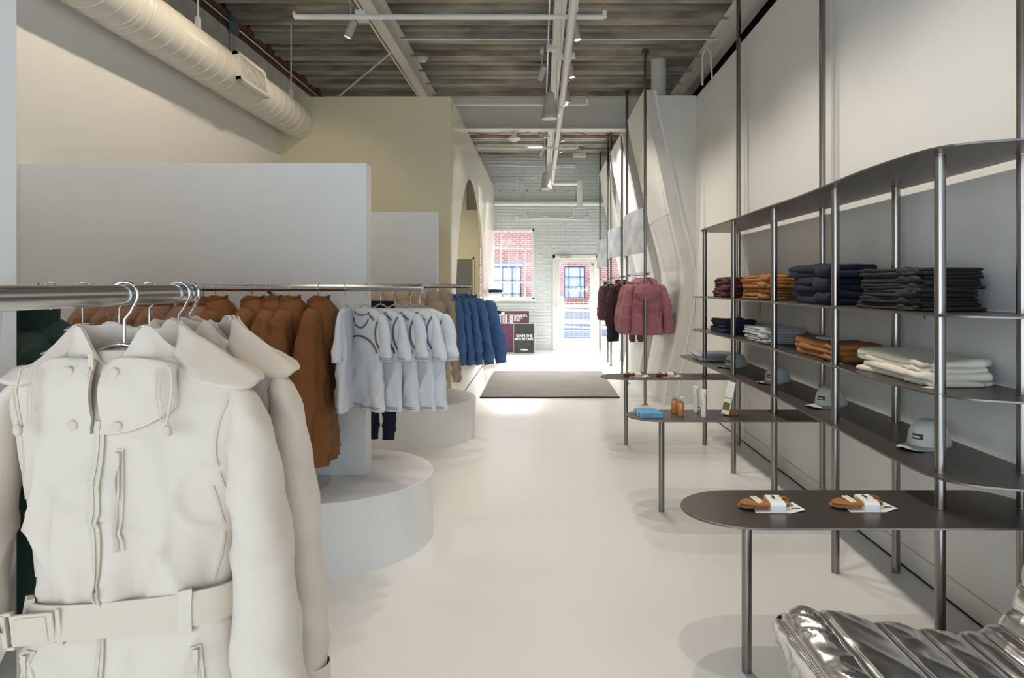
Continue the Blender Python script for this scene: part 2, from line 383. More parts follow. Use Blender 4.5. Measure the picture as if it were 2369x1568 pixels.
# window 1
w1 = MB()
fy0, fy1 = YB-0.02, YB+0.08
w1.box(WX0, WX1, fy0, fy1, WZ1-0.05, WZ1); w1.box(WX0, WX1, fy0, fy1, WZ0, WZ0+0.04); w1.box(WX1-0.03, WX1, fy0, fy1, WZ0, WZ1); w1.box(WX0, WX0+0.03, fy0, fy1, WZ0, WZ1)
win1 = w1.build('window_1', M['frame']); struct(win1, 'white steel grid window left of the back door', 'window')
cols = [WX1-0.02-0.186*i for i in range(8)]
for x in cols[1:7]: MB().box(x-0.011, x+0.011, YB-0.01, YB+0.05, WZ0, WZ1).build('muntin', M['frame'], win1)
rows = [2.365, 1.965, 1.565]
for z in rows: MB().box(WX0, WX1, YB-0.012, YB+0.05, z-0.02, z+0.02).build('muntin', M['frame'], win1)
zz = [WZ1-.05]+rows+[WZ0+.04]
for i in range(7):
    for j in range(4):
        MB().box(cols[i+1], cols[i], YB+0.02, YB+0.024, zz[j+1], zz[j]).build('pane', M['glass'], win1)
MB().box(WX0-.02, WX1+.05, YB-0.07, YB+0.02, WZ0-0.04, WZ0).build('sill', M['frame'], win1, bevel=.005)
text('2609', 0.155, M['wletter'], win1, Matrix.Translation((-0.57, YB+0.018, 2.445)) @ FACE_CAM, mirror=True, align='LEFT', bold=0.003)
# door
d1 = MB(); fr = YB-0.03
d1.box(0.285, 0.345, fr, YB+0.1, 0, 2.19); d1.box(1.27, 1.335, fr, YB+0.1, 0, 2.19); d1.box(0.285, 1.335, fr, YB+0.1, 2.115, 2.19)
door = d1.build('door_1', M['doorp'], bevel=0.004); struct(door, 'white half-glazed back door standing between the windows', 'door')
lf = MB(); ya, yb2 = YB-0.01, YB+0.035
lf.box(0.35, 0.447, ya, yb2, 0.01, 2.11); lf.box(1.153, 1.265, ya, yb2, 0.01, 2.11); lf.box(0.447, 1.153, ya, yb2, 2.027, 2.11)
lf.box(0.447, 1.153, ya, yb2, 0.973, 1.03); lf.box(0.447, 1.153, ya, yb2, 0.01, 0.262)
lf.build('leaf', M['doorp'], door, bevel=0.004)
MB().box(0.447, 1.153, YB+.012, YB+.016, 1.03, 2.027).build('pane', M['glass'], door); MB().box(0.447, 1.153, YB+.012, YB+.016, 0.262, 0.973).build('pane', M['glass'], door)
h = MB(); h.box(0.36, 1.26, YB-0.075, YB-0.045, 0.975, 1.04); h.box(0.36, 0.46, YB-0.08, YB-0.0, 0.96, 1.05); h.box(1.12, 1.26, YB-0.09, YB-0.0, 0.95, 1.16)
h.build('push_bar', M['doorp'], door, bevel=0.008)
c_ = MB(); c_.box(0.45, 0.70, YB-0.09, YB-0.03, 2.115, 2.165); c_.tube([(0.58, YB-.06, 2.11), (0.60, YB-.16, 2.10), (0.74, YB-.04, 2.07)], 0.008, 6)
c_.build('door_closer', M['grey_sp'], door)
MB().cyl((1.21, YB-.03, 1.965), (1.21, YB-.008, 1.965), 0.028, 14).build('lock', M['brass'], door, smooth=40)
text('Halfdays', 0.155, M['wletter'], door, Matrix.Translation((1.10, YB+0.01, 1.345)) @ FACE_CAM, mirror=True, bold=0.004)
# sidelight
s1 = MB()
for a, b, c, d in ((SX0, SX1, SZ1-.04, SZ1), (SX0, SX1, SZ0, SZ0+.04), (SX0, SX0+.03, SZ0, SZ1), (SX1-.03, SX1, SZ0, SZ1)): s1.box(a, b, YB-.01, YB+.08, c, d)
win2 = s1.build('window_2', M['frame']); struct(win2, 'tall white window right of the back door', 'window')
for z in (0.86, 1.50): MB().box(SX0, SX1, YB-.008, YB+.05, z-.015, z+.015).build('muntin', M['frame'], win2)
for a, b in ((SZ0+.04, .845), (.875, 1.485), (1.515, SZ1-.04)): MB().box(SX0+.03, SX1-.03, YB+.02, YB+.024, a, b).build('pane', M['glass'], win2)

# fitting room block: front wall, thin arch wall, inner walls
o = MB().box(-3.37, -1.06, 8.09, 8.21, 0, 3.74).build('wall_alcove', M['green']); struct(o, 'pale green front wall of the tall fitting room block', 'wall')
poly = [(8.21, 0), (8.55, 0)]
for i in range(41):
    a = PI-PI*i/40; poly.append((10.7+2.15*math.cos(a), 1.0+2.15*math.sin(a)))
poly += [(12.85, 0), (YB, 0), (YB, 3.74), (8.21, 3.74)]
poly = list(dict.fromkeys(poly))
m_ = MB(); m_.prism(poly, 'x', -1.095, -1.06)
o = m_.build('wall_arch', M['pale']); struct(o, 'glossy side wall with a tall round arch, colour lightened for window light', 'wall')
o = MB().box(-3.37, -1.46, 13.5, 13.62, 0, 3.74).box(-1.46, -1.205, 13.5, 13.62, 0, 2.99).build('wall_inner', M['green']); struct(o, 'yellow green wall seen inside the arch', 'wall')
o = MB().box(-1.66, -1.335, 13.46, 13.5, 0, 2.01).build('door_2', M['greyp']); struct(o, 'dark grey doorway panel inside the arch', 'door')
MB().box(-1.69, -1.66, 13.45, 13.5, 0, 2.04).box(-1.335, -1.305, 13.45, 13.5, 0, 2.04).box(-1.69, -1.305, 13.45, 13.5, 2.01, 2.04).build('frame', M['green'], o)
o = MB().box(-2.6, -1.2, 13.75, 14.1, 2.95, 3.74).build('wall_soffit', M['plaster']); struct(o, 'pale plaster soffit inside the arch', 'wall')
o = MB().box(-1.085, -1.065, 8.56, 12.84, 0.0, 0.003).build('trim_1', M['dark']); struct(o, 'thin dark floor joint under the arch', 'trim')

t = thing('alcove_fill_lamp', 'added unseen lamp brightening the inside of the fitting room block', 'lamp', (-2.0, 11.6, 3.55))  # lamp out of view, added to brighten the space behind the arch
MB().lathe([(.12, 0), (.12, .05), (.0, .06)], 20).cyl((0, 0, .05), (0, 0, .90), .01, 8).build('shade', M['white'], t); MB().lathe([(0, -.002), (.11, -.002)], 20, cap=False).build('diffuser', M['lamp'], t)
spot((-2.0, 11.6, 3.50), (-1.7, 12.2, 0), 120, 150, 1.0, (1.0, .93, .80), .1)
# concrete fins along the right of the far shop
FP = [(1.30, 3.96), (1.345, 3.69), (1.415, 3.376), (1.52, 2.9), (1.627, 2.41), (1.72, 2.06), (1.80, 1.69), (1.81, 1.48), (1.778, 1.23), (1.707, .847), (1.627, .426), (1.555, 0)]
for k, (a, b) in enumerate(((8.60, 10.2), (10.87, 12.8), (13.5, 15.4))):
    pl = FP+[(x+0.16, z) for x, z in reversed(FP)]
    fo = MB().prism(pl, 'y', a, b).build('trim_%d' % (k+2), [M['fin']], None)
    struct(fo, ['kinked white concrete fin nearest the steel shelving', 'kinked white concrete fin behind the middle rack', 'kinked white concrete fin beside the back door'][k], 'fin')
    MB().prism([(x+0.002, z) for x, z in FP]+[(x+0.125, z) for x, z in reversed(FP)], 'y', a-0.012, a).build('edge_strip', M['finedge'], fo)
    for j, (zc, off) in enumerate(((2.41, 0), (1.23, .006))):
        xx = interp([(z, x) for x, z in FP], zc, 1)
        MB().tube([(xx-.002, a, zc), (xx-.001, (a+b)/2, zc+.02), (xx-.002, b, zc-.01)], 0.004, 5).build('crack_line', M['plaster'], fo)
    infill = MB().prism([(x+0.12, z if i else 3.9) for i, (x, z) in enumerate(FP)]+[(2.3 if k else 1.962, 0), (2.3 if k else 1.962, 3.9)], 'y', a+0.02, a+0.10)
    infill.build('infill_panel', M['plaster'], fo)
o = MB().box(1.96, 2.3, 8.66, YB, 0, 3.9).build('wall_far_right', M['plaster']); struct(o, 'pale plaster wall behind the concrete fins', 'wall')

# ------------------------------------------------------------------ beams
def ibeam(x0, x1, z0, z1, ya, yb, label, alongx=False, t=0.018):
    m_ = MB()
    c = (x0+x1)/2
    def bx(a, b, c0, d):
        if alongx: m_.box(ya, yb, a, b, c0, d)
        else: m_.box(a, b, ya, yb, c0, d)
    bx(x0, x1, z0, z0+t); bx(x0, x1, z1-t, z1); bx(c-.008, c+.008, z0+t, z1-t)
    o = m_.build('beam', M['beam'], bevel=0.003); struct(o, label, 'beam'); return o
ibeam(-1.72, -1.60, 4.19, 4.45, -4.1, 10.58, 'cream painted steel beam left of the ceiling centre')
ibeam(2.0, 2.13, 4.17, 4.45, -4.1, 10.58, 'white painted steel beam along the right wall top')
ibeam(0.14, 0.26, 4.25, 4.45, -4.1, 10.58, 'white painted steel beam along the ceiling centre')
ibeam(0.14, 0.26, 4.25, 4.45, 10.86, YB, 'short white steel beam reaching the far brick wall')
ibeam(10.6, 10.82, 3.93, 4.45, -3.37, 2.3, 'wide grey steel beam crossing above the aisle', True)

# ------------------------------------------------------------------ duct
XC, ZC, RD = -2.868, 3.436, 0.19
duct = thing('air_duct', 'cream spiral air duct hung along the left wall', 'duct', (XC, 0, ZC))
MB().cyl((0, -3.9, 0), (0, 8.10, 0), RD, 48).build('duct_tube', M['duct'], duct, smooth=40)
pts = []
ysp = 0.150; nt_ = int((8.05-1.0)/ysp)
for i in range(nt_*28):
    a = 2*PI*i/28; pts.append((RD*math.cos(a), 1.0+ysp*i/28, RD*math.sin(a)))
MB().tube(pts, 0.0055, 5).build('spiral_seam', M['duct'], duct, smooth=60)
for y in (4.62, 4.70): MB().loft([[((RD+dr)*math.cos(2*PI*j/40), yy, (RD+dr)*math.sin(2*PI*j/40)) for j in range(40)] for dr, yy in ((0, y), (.006, y+.008), (.006, y+.02), (0, y+.028))], True, False, False).build('joint_ring', M['duct'], duct, smooth=50)
g = MB()
gy0, gy1 = 6.05, 6.68; R0 = Matrix.Rotation(math.radians(-8), 3, 'Y')
def G(u, v, w): # u out, v along y, w up
    p = R0 @ Vector((u, 0, w)); return (p.x, v, p.z)
def gbox(mb, u0, u1, v0, v1, w0, w1):
    mb.add([G(u, v, w) for w in (w0, w1) for (u, v) in ((u0, v0), (u1, v0), (u1, v1), (u0, v1))], [(0,3,2,1),(4,5,6,7),(0,1,5,4),(1,2,6,5),(2,3,7,6),(3,0,4,7)])
for a, b, c, d in ((gy0, gy1, -.13, -.095), (gy0, gy1, .095, .13), (gy0, gy0+.04, -.13, .13), (gy1-.04, gy1, -.13, .13)): gbox(g, .155, .205, a, b, c, d)
gr = g.build('grille', M['duct'], duct, bevel=.003)
gi = MB(); gbox(gi, .150, .180, gy0+.03, gy1-.03, -.1, .1); gi.build('grille_backing', M['dark'], gr)
sl = None
for i in range(15):
    y = gy0+.055+i*.0365
    q = MB(); gbox(q, .180, .202, y-.005, y+.005, -.095, .095); q.build('slat', M['duct'], gr)
for y in (5.62, 7.72):
    q = MB(); q.cyl((.05, y, RD-.02), (.05, y, 4.45-ZC), .008, 8); q.box(.03, .07, y-.012, y+.012, RD-.03, RD+.09); q.build('hanger_rod', M['white'], duct)

# pipes
def pipe(name, label, pts, r, m, cat='pipe', group=None, n=10, extra=None):
    o = MB().tube(pts, r, n).build(name, m, smooth=50); tag(o, label, cat, group); return o
sprk = thing('sprinkler_pipe', 'thick white sprinkler main running below the centre beam', 'pipe', (0.26, 0, 3.72))
MB().cyl((0, 2, 0), (0, 14.9, 0), .036, 18).build('main_pipe', M['white'], sprk, smooth=50)
MB().tube([(0, 14.85, 0), (.02, 14.9, 0), (.55, 14.9, 0)], .05, 14).build('elbow_pipe', M['white'], sprk, smooth=50)
MB().tube([(.60, 14.9, .06), (.60, 14.9, -.55)], .06, 14).build('drop_pipe', M['white'], sprk, smooth=50)
for y in (6.6, 8.35, 10.9, 12.9, 14.3):
    q = MB(); q.tube([(.047*math.cos(a), y, .047*math.sin(a)) for a in [PI*i/8 for i in range(17)]], .008, 6)
    q.box(-.075, -.045, y-.015, y+.015, -.02, .03); q.box(.045, .075, y-.015, y+.015, -.02, .03); q.cyl((-.06, y, .03), (-.06, y, .6), .005, 6)
    q.build('clamp', M['white'], sprk)
for y, x0, x1, dz in ((5.78, -2.34, .27, .06), (8.75, -1.9, .32, .10), (11.3, -1.32, .33, .05)):
    q = MB().tube([(x0, y, dz+.03), (x0, y, dz), (x1, y, dz), (x1+.015, y, dz), (x1+.015, y, dz+.05)], .021, 12).build('branch_pipe', M['white'], sprk, smooth=50)
    MB().lathe([(.008, 0), (.012, .02), (.02, .025), (.004, .03), (.004, .05), (.018, .055), (.016, .06)], 10, (x1+.015, y, dz+.05)).build('sprinkler_head', M['brass'], q)
    q2 = MB().lathe([(.008, 0), (.012, .02), (.02, .025), (.004, .03), (.004, .05), (.018, .055), (.016, .06)], 10, (x0, y, dz+.03)).build('sprinkler_head', M['brass'], q)
pipe('ceiling_pipe', 'thin bright conduit along the centre beam left side', [(.09, 3, 4.28), (.09, 15.6, 4.28)], .013, M['conduit'])
pipe('ceiling_pipe', 'thin tie rod crossing the deck before the right wall', [(-1.6, 7.85, 4.33), (2.05, 7.85, 4.33)], .009, M['white'])
pipe('ceiling_pipe', 'slanted white brace rod left of the cream beam', [(-1.70, 7.9, 4.22), (-2.75, 9.2, 4.02)], .012, M['beam'])
pipe('ceiling_pipe', 'galvanised conduit along the exposed brick course', [(-3.345, 5, 4.34), (-3.345, 11.5, 4.34)], .012, M['conduit'])
o = MB().box(-3.36, -3.29, 7.35, 7.47, 4.24, 4.40).build('junction_box', M['bluesteel'], bevel=.004); tag(o, 'blue grey junction box on the brick course conduit', 'box')
pipe('wall_conduit', 'painted conduit dropping from the blue grey junction box', [(-3.35, 7.41, 4.24), (-3.35, 7.41, 3.75)], .014, M['oldwall'])
pipe('wall_conduit', 'white cable run looping along the old masonry wall', [(-3.35, 7.5, 4.1), (-3.345, 8.2, 4.02), (-3.345, 9.3, 4.0), (-3.35, 10.4, 3.98)], .006, M['white'])
pipe('beam_cable', 'white twin cable run fixed under the cream beam', [(-1.75, 5.5, 4.17), (-1.74, 6.6, 4.18), (-1.735, 8.2, 4.17), (-1.73, 10, 4.18)], .010, M['white'], 'cable')
o = MB().box(-1.80, -1.70, 6.62, 6.76, 4.10, 4.185).build('junction_box', M['white'], bevel=.006); tag(o, 'white junction box fixed to the cream ceiling beam', 'box')
for px, y, lab in ((-1.52, 8.75, 'white round smoke detector on the deck beside the cream beam'),):
    q = thing('smoke_detector', lab, 'detector', (px, y, 4.435)); MB().lathe([(.075, 0), (.075, -.03), (.06, -.06), (.03, -.065)], 24).build('base', M['white'], q, smooth=40)
q = thing('smoke_detector', 'white detector on a bracket under the crossing beam', 'detector', (-.42, 10.9, 3.95))
MB().box(-.04, .04, -.05, .05, -.08, 0).build('bracket', M['beam'], q); MB().lathe([(.05, -.08), (.10, -.09), (.11, -.12), (.05, -.15), (.02, -.155)], 20).build('base', M['white'], q, smooth=40)
q = thing('emergency_light', 'small white emergency light on the far ceiling', 'light', (.84, 14.7, 4.33)); MB().box(-.14, .14, -.06, .06, -.08, 0).build('housing', M['white'], q, bevel=.01); MB().cyl((0, 0, 0), (0, 0, .11), .02, 8).build('stem', M['white'], q)
pipe('red_wire', 'red wire draped across the far ceiling deck', [(-1.3, 12.1, 4.20), (-.6, 12.1, 4.14), (.05, 12.1, 4.26), (.4, 12.1, 4.26), (.9, 12.1, 4.15), (1.5, 12.1, 4.14)], .008, M['red'], 'wire')
q = MB().tube([(1.90, 8.0, 3.85), (1.90, 8.0, 4.2), (1.93, 7.95, 4.28), (1.97, 7.9, 4.2), (1.99, 7.9, 3.85)], .012, 8).build('cable_loop', M['white'], smooth=60); tag(q, 'white cable loop rising over the right wall top', 'cable')
q = thing('vent_pipe', 'short grey roof pipe above the first concrete fin', 'pipe', (1.55, 8.95, 3.9)); MB().cyl((0, 0, 0), (0, 0, .55), .10, 20).build('pipe', M['beam'], q, smooth=40)
# far wall pipework
Y1 = YB-0.07
pipe('wall_pipe', 'thick white pipe across the far brick wall', [(-1.05, Y1-.02, 3.37), (1.6, Y1-.02, 3.37)], .062, M['white'], n=16)
pipe('wall_pipe', 'thin white pipe just under the thick far wall pipe', [(-1.05, Y1, 3.27), (1.6, Y1, 3.27)], .018, M['white'])
def arc(cx, cz, r, a0, a1, y, n=7): return [(cx+r*math.cos(math.radians(a0+(a1-a0)*i/n)), y, cz+r*math.sin(math.radians(a0+(a1-a0)*i/n))) for i in range(n+1)]
pipe('wall_conduit', 'white conduit bending down at the far wall left', [(-1.05, Y1, 3.845)]+arc(-.52, 3.69, .155, 90, 0, Y1)+[(-.365, Y1, 3.40)], .014, M['white'])
pipe('wall_conduit', 'white U shaped conduit under the far wall pipes', [(-.365, Y1, 3.26)]+arc(-.21, 3.19, .155, 180, 270, Y1)+[(.6, Y1, 3.035)]+arc(.62, 3.19, .155, 270, 360, Y1)+[(.775, Y1, 3.7)]+arc(.93, 3.70, .155, 180, 90, Y1), .013, M['white'])
pipe('wall_conduit', 'white conduit looping over at the far wall right', [(.2, Y1, 4.25), (.72, Y1, 4.25)]+arc(.72, 4.10, .15, 90, 0, Y1)+[(.87, Y1, 3.4)], .014, M['white'])
pipe('wall_conduit', 'long thin white conduit high on the far wall', [(-1.2, Y1-.2, 4.22), (.75, Y1-.2, 4.17)], .014, M['white'])
q = thing('wall_lamp_bar', 'white conduit bar with three junction boxes above the window', 'conduit', (0, YB-.012, 3.03)); MB().cyl((-.52, -.03, -.02), (1.05, -.03, -.02), .012, 8).build('conduit', M['white'], q)
for x, w, h2 in ((-.53, .05, .05), (.125, .065, .065), (1.07, .05, .05)): MB().box(x-w, x+w, -.06, 0, -h2, h2).build('junction_box', M['white'], q, bevel=.006)
for i, x in enumerate((-.93, -.62, -.30, .0, .33, .64)):
    o = MB().lathe([(.014, -.01), (.014, .01)], 10, (x, YB-.02, 3.665)).build('wall_anchor', M['blackc']); tag(o, '%s small dark anchor hole from the left high on the far wall' % ['first', 'second', 'third', 'fourth', 'fifth', 'sixth'][i], 'anchor', 'anchor row on the far wall')

# ------------------------------------------------------------------ ceiling lamps
def spot_head(loc, target, label, lit=True, power=60, deg=70, group='ceiling spotlights', col=WARM):
    t = thing('track_spotlight', label, 'spotlight', loc, 0, group)
    d = (Vector(target)-Vector(loc)).normalized(); R = d.to_track_quat('-Z', 'Y').to_matrix()
    m_ = MB(); prof = [(.0, .085), (.034, .085), (.038, .07), (.038, -.085), (.034, -.085), (.030, -.07), (0, -.07)]
    m_.lathe(prof, 18); m_.v = [tuple(R @ Vector(p)) for p in m_.v]; m_.build('head', M['grey_sp'], t, smooth=40)
    if lit:
        m2 = MB().lathe([(.0, -.0745), (.029, -.0745)], 16, cap=False); m2.v = [tuple(R @ Vector(p)) for p in m2.v]; m2.build('lens', M['lamp'], t)
    MB().cyl((0, 0, .02), (0, 0, 4.30-loc[2]), .008, 8).box(-.02, .02, -.06, .06, 4.27-loc[2], 4.31-loc[2]).build('stem', M['grey_sp'], t)
    if power: spot(Vector(loc)+d*0.10, target, power, deg, col=col)
P_R = 76; P_L = 21
ORD = ['first', 'second', 'third', 'fourth', 'fifth', 'sixth', 'seventh']
names = ['nearest the crossing pipe', 'second', 'third']
for i, y in enumerate((1.6, 3.0, 4.3, 5.3, 6.85, 8.1, 9.25)):
    spot_head((.36, y, 4.05), (1.0, y-.15, 0.2), 'grey spotlight aimed right from the centre beam, %s one counted from the shop front' % ORD[i], True, P_R, 112)
for i, y in enumerate((11.6, 12.6)):
    spot_head((.34, y, 4.02), (1.6, y, 1.3), 'grey spotlight aimed right beyond the crossing beam, %s of two' % ('first', 'second')[i], True, 120, 120, col=(1, .97, .94))
for i, y in enumerate((8.1, 11.2, 12.95)):
    spot_head((.02, y, 4.02), (-.95, y+1.5, 1.4), 'grey spotlight aimed left beside the centre beam, %s from the shop front' % ORD[i], True, 45 if i == 0 else 130, 70, col=(1, .97, .94))
for i, y in enumerate((1.5, 2.6, 3.7, 4.6, 5.3, 6.7)):
    spot_head((-1.86, y, 4.02), (-3.05, y+.1, 1.2), 'spotlight aimed at the left wall from the cream beam, %s from the shop front' % ORD[i], True, P_L, 140, col=(1.0, .84, .64))
def pendant(loc, wire, label):
    t = thing('pendant_speaker', label, 'speaker', loc)
    MB().lathe([(0, .31), (.03, .308), (.050, .29), (.066, .24), (.085, .14), (.098, .055), (.104, .05), (.105, 0), (.10, -.004), (.095, 0), (0, .004)], 32).build('shell', M['grey_sp'], t, smooth=50)
    MB().lathe([(.0, .001), (.09, .001)], 24, cap=False).build('grille', M['wletter'], t)
    MB().cyl((0, 0, .308), (0, 0, .335), .012, 8).build('eyelet', M['grey_sp'], t); MB().cyl((0, 0, .33), (0, 0, wire), .003, 6).build('wire', M['blackc'], t)
    MB().box(-.045, .07, -.05, .05, wire-.01, wire+.05).build('mount', M['white'], t)
pendant((.115, 7.9, 3.43), .80, 'larger grey bell shaped pendant speaker before the crossing beam')
pendant((.105, 12.6, 3.27), .96, 'smaller grey bell shaped pendant speaker near the far wall')

# ------------------------------------------------------------------ partitions with plinths and rails
def partition(y, label, rail_pts, brackets, panel_x0=-3.08):
    t = thing('rail_partition', label, 'partition', (-1.25, y, 0))
    m_ = MB().lathe([(0, 0), (.6, 0), (.6, .385), (.595, .39), (0, .39)], 72).build('plinth', M['wallblue'], t, smooth=30)
    MB().box(panel_x0+1.25, 0.22, -.06, .06, .39, 2.236).build('panel', M['wallblue'], t, bevel=.003)
    r = MB().tube([(p[0]+1.25, p[1]-y, p[2]) for p in rail_pts], .019, 20).build('rail', M['rail'], t, smooth=40)
    for a, b in brackets: MB().tube([(a[0]+1.25, a[1]-y, a[2]), (b[0]+1.25, b[1]-y, b[2])], .013, 10).build('bracket', M['rail'], t, smooth=40)
    return t
YP = (1.285, 4.10, 6.85)
RY2, RY3 = 3.72, 6.48
partition(YP[0], 'tall white partition at the near left holding the cream coats', [(-.775, .35, 1.5), (-.765, .9, 1.5), (-.745, 1.43, 1.5), (-.744, 1.462, 1.5)], [((-1.03, 1.30, 1.497), (-.75, 1.30, 1.497))])
partition(YP[1], 'white partition on a round plinth holding the rust coats', [(-3.05, RY2, 1.5), (-.645, RY2, 1.5)], [((-1.49, RY2, 1.49), (-1.50, 4.04, 1.40)), ((-2.6, RY2, 1.49), (-2.61, 4.04, 1.40))])
t3 = partition(YP[2], 'far white partition on a round plinth holding the blue jackets', [(-3.05, RY3, 1.5), (-.655, RY3, 1.5)], [((-1.52, RY3, 1.49), (-1.53, 6.79, 1.40)), ((-2.6, RY3, 1.49), (-2.61, 6.79, 1.40))])
RY2B = 4.50
tt = [o for o in bpy.data.objects if o.name.startswith('rail_partition')][1]
MB().tube([(-1.8, RY2B-YP[1], 1.5), (.30, RY2B-YP[1], 1.5)], .019, 16).build('rail', M['rail'], tt, smooth=40)
MB().cyl((-.35, RY2B-YP[1], 1.49), (-.35, .05, 1.40), .013, 8).build('bracket', M['rail'], tt)
t0_ = [o for o in bpy.data.objects if o.name.startswith('rail_partition')][0]
RY0B = 1.82
MB().tube([(-1.8, RY0B-YP[0], 1.5), (.305, RY0B-YP[0], 1.5)], .019, 16).build('rail', M['rail'], t0_, smooth=40)
MB().cyl((-.25, RY0B-YP[0], 1.49), (-.25, .05, 1.40), .013, 8).build('bracket', M['rail'], t0_)
# ------------------------------------------------------------------ garment tools (local: x width, -y front, z up, origin on the rail axis)
class Torso:
    def __init__(s, prof, seed=0, amp=1.0, px=.75, py=.85, vf=1.0, waist=None):
        s.p = prof; s.seed = seed; s.amp = amp; s.px = px; s.py = py; s.vf = vf; s.waist = waist
        s.z0 = prof[0][0]; s.z1 = prof[-1][0]
    def disp(s, x, y, z, side):
        t = (s.z0-z)/(s.z0-s.z1); sd = s.seed+side*3.7
        g = min(1, max(0, (t-.06)*4))
        d = .020*nz(x*5.5+sd, z*1.5, sd)*g
        d += .014*nz(x*11+z*2.5+sd, z*2.6, sd+5)*g
        r = 1-abs(nz(x*8-z*3+sd, z*3.0+x*3, sd+11)); d += .015*(r**8-.15)*g
        r = 1-abs(nz(x*6+z*5+sd, z*5-x*4, sd+17)); d += .011*(r**10-.12)*g
        d += .010*s.vf*math.sin(x*46+sd*2+2*nz(x*3, z*2, sd))*max(0, t-.35)
        if s.waist is not None:
            w = math.exp(-((z-s.waist)/.085)**2)
            d += .011*w*math.sin(x*78+4*nz(x*6, z*3, sd))-.006*w
        return d*s.amp
    def pos(s, th, z, off=0, flat=False):
        w, df, db, cx = (interp(s.p, z, k) for k in (1, 2, 3, 4))
        c, sn = math.cos(th), math.sin(th)
        x = cx+w*sp(c, s.px); dd = df if sn > 0 else db; y = -dd*sp(sn, s.py)
        n = Vector((c*.6, -sn, 0)).normalized()
        d = off if flat else off+s.disp(x, y, z, 1 if sn > 0 else 2)*min(1, abs(sn)*1.5+.10)
        return Vector((x, y, z))+n*d
    def front(s, x, z, off=0, back=False):
        w, cx = interp(s.p, z, 1), interp(s.p, z, 4)
        u = max(-.985, min(.985, (x-cx)/w)); c = sp(u, 1/s.px); th = math.acos(c)
        if back: th = -th
        return s.pos(th, z, off)
    def mesh(s, n=104, rows=96, inner=True):
        zs = [s.z0+(s.z1-s.z0)*((i/rows)**1.15) for i in range(rows+1)]
        rings = [[s.pos(2*PI*j/n, z) for j in range(n)] for z in zs]
        last = rings[-1]
        if inner:
            cen = sum(last, Vector())/n
            rings.append([cen+(p-cen)*.965+Vector((0, 0, .001)) for p in last])
            rings.append([cen+(p-cen)*.90+Vector((0, 0, .06)) for p in last])
        m_ = MB(); m_.loft(rings, True, True, True); return m_
def strip(m_, fr, pts, width, off=.002, th=.002):
    """ribbon with thickness following a surface function fr(x, z, off)"""
    rings = []
    for i, (x, z) in enumerate(pts):
        a = pts[max(i-1, 0)]; b = pts[min(i+1, len(pts)-1)]
        dx, dz = b[0]-a[0], b[1]-a[1]; L = math.hypot(dx, dz) or 1
        nx, nz_ = -dz/L*width/2, dx/L*width/2
        p1 = fr(x+nx, z+nz_, off); p2 = fr(x-nx, z-nz_, off); q1 = fr(x+nx, z+nz_, off-th-.003); q2 = fr(x-nx, z-nz_, off-th-.003)
        rings.append([p1, p2, q2, q1])
    m_.loft(rings, True, True, True)
def sleeve_mesh(path, seed, amp=1.0, n=44, sub=9, cuff=None):
    """path rows: (x, y, z, rx, ry)"""
    m_ = MB(); rings = []; k = len(path); rows = []
    for i in range(k-1):
        for j in range(sub):
            t = j/sub; rows.append([lerp(path[i][q], path[i+1][q], t) for q in range(5)])
    rows.append(list(path[-1]))
    L = len(rows)
    for _ in range(3):
        rows = [rows[0]]+[[(rows[i-1][q]+2*rows[i][q]+rows[i+1][q])/4 for q in range(5)] for i in range(1, L-1)]+[rows[-1]]
    for i, (x, y, z, rx, ry) in enumerate(rows):
        a = rows[max(0, i-1)]; b = rows[min(L-1, i+1)]
        t = Vector((b[0]-a[0], b[1]-a[1], b[2]-a[2])).normalized()
        sx = Vector((1, 0, 0)); sx = (sx-t*sx.dot(t)).normalized(); sy = t.cross(sx)
        ring = []
        tt = i/(L-1)
        for j in range(n):
            th = 2*PI*j/n; c, s_ = math.cos(th), math.sin(th)
            p = Vector((x, y, z))+sx*rx*sp(c, .9)+sy*ry*sp(s_, .9)
            d = .012*nz(p.x*7+seed, p.y*7, p.z*3+seed)+.007*nz(p.x*14+seed, p.y*14+3, p.z*9)
            r = 1-abs(nz(p.x*6+seed+p.z*4, p.y*6+9, p.z*7+seed)); d += .014*(r**9-.12)
            p += (sx*c+sy*s_)*d*amp*min(1, tt*5+.15)
            ring.append(p)
        rings.append(ring)
    cen = sum(rings[-1], Vector())/n
    t = (cen-sum(rings[-2], Vector())/n).normalized()
    rings.append([cen+(p-cen)*.93 for p in rings[-1]]); rings.append([cen+(p-cen)*.8-t*.04 for p in rings[-1]])
    m_.loft(rings, True, True, True); return m_
def collar_mesh(rx, ry, z0, ztop, cy=0, flare=1.05, n=48, rows=8, th=.006, seed=0):
    """open standing collar: ztop(phi) gives the top edge"""
    m_ = MB(); out = []; inn = []
    for i in range(rows+1):
        t = i/rows; ro = []; ri = []
        for j in range(n):
            a = 2*PI*j/n; zt = ztop(a); f = lerp(1, flare, t)
            w = .004*nz(math.cos(a)*4+seed, math.sin(a)*4, t*3+seed)
            ro.append(Vector((rx*f*math.cos(a), cy-ry*f*math.sin(a), lerp(z0, zt, t)))+Vector((math.cos(a), -math.sin(a), 0))*w)
            ri.append(Vector(((rx*f-th)*math.cos(a), cy-(ry*f-th)*math.sin(a), lerp(z0, zt, t)))+Vector((math.cos(a), -math.sin(a), 0))*w)
        out.append(ro); inn.append(ri)
    m_.loft(out+list(reversed(inn)), True, False, False); return m_
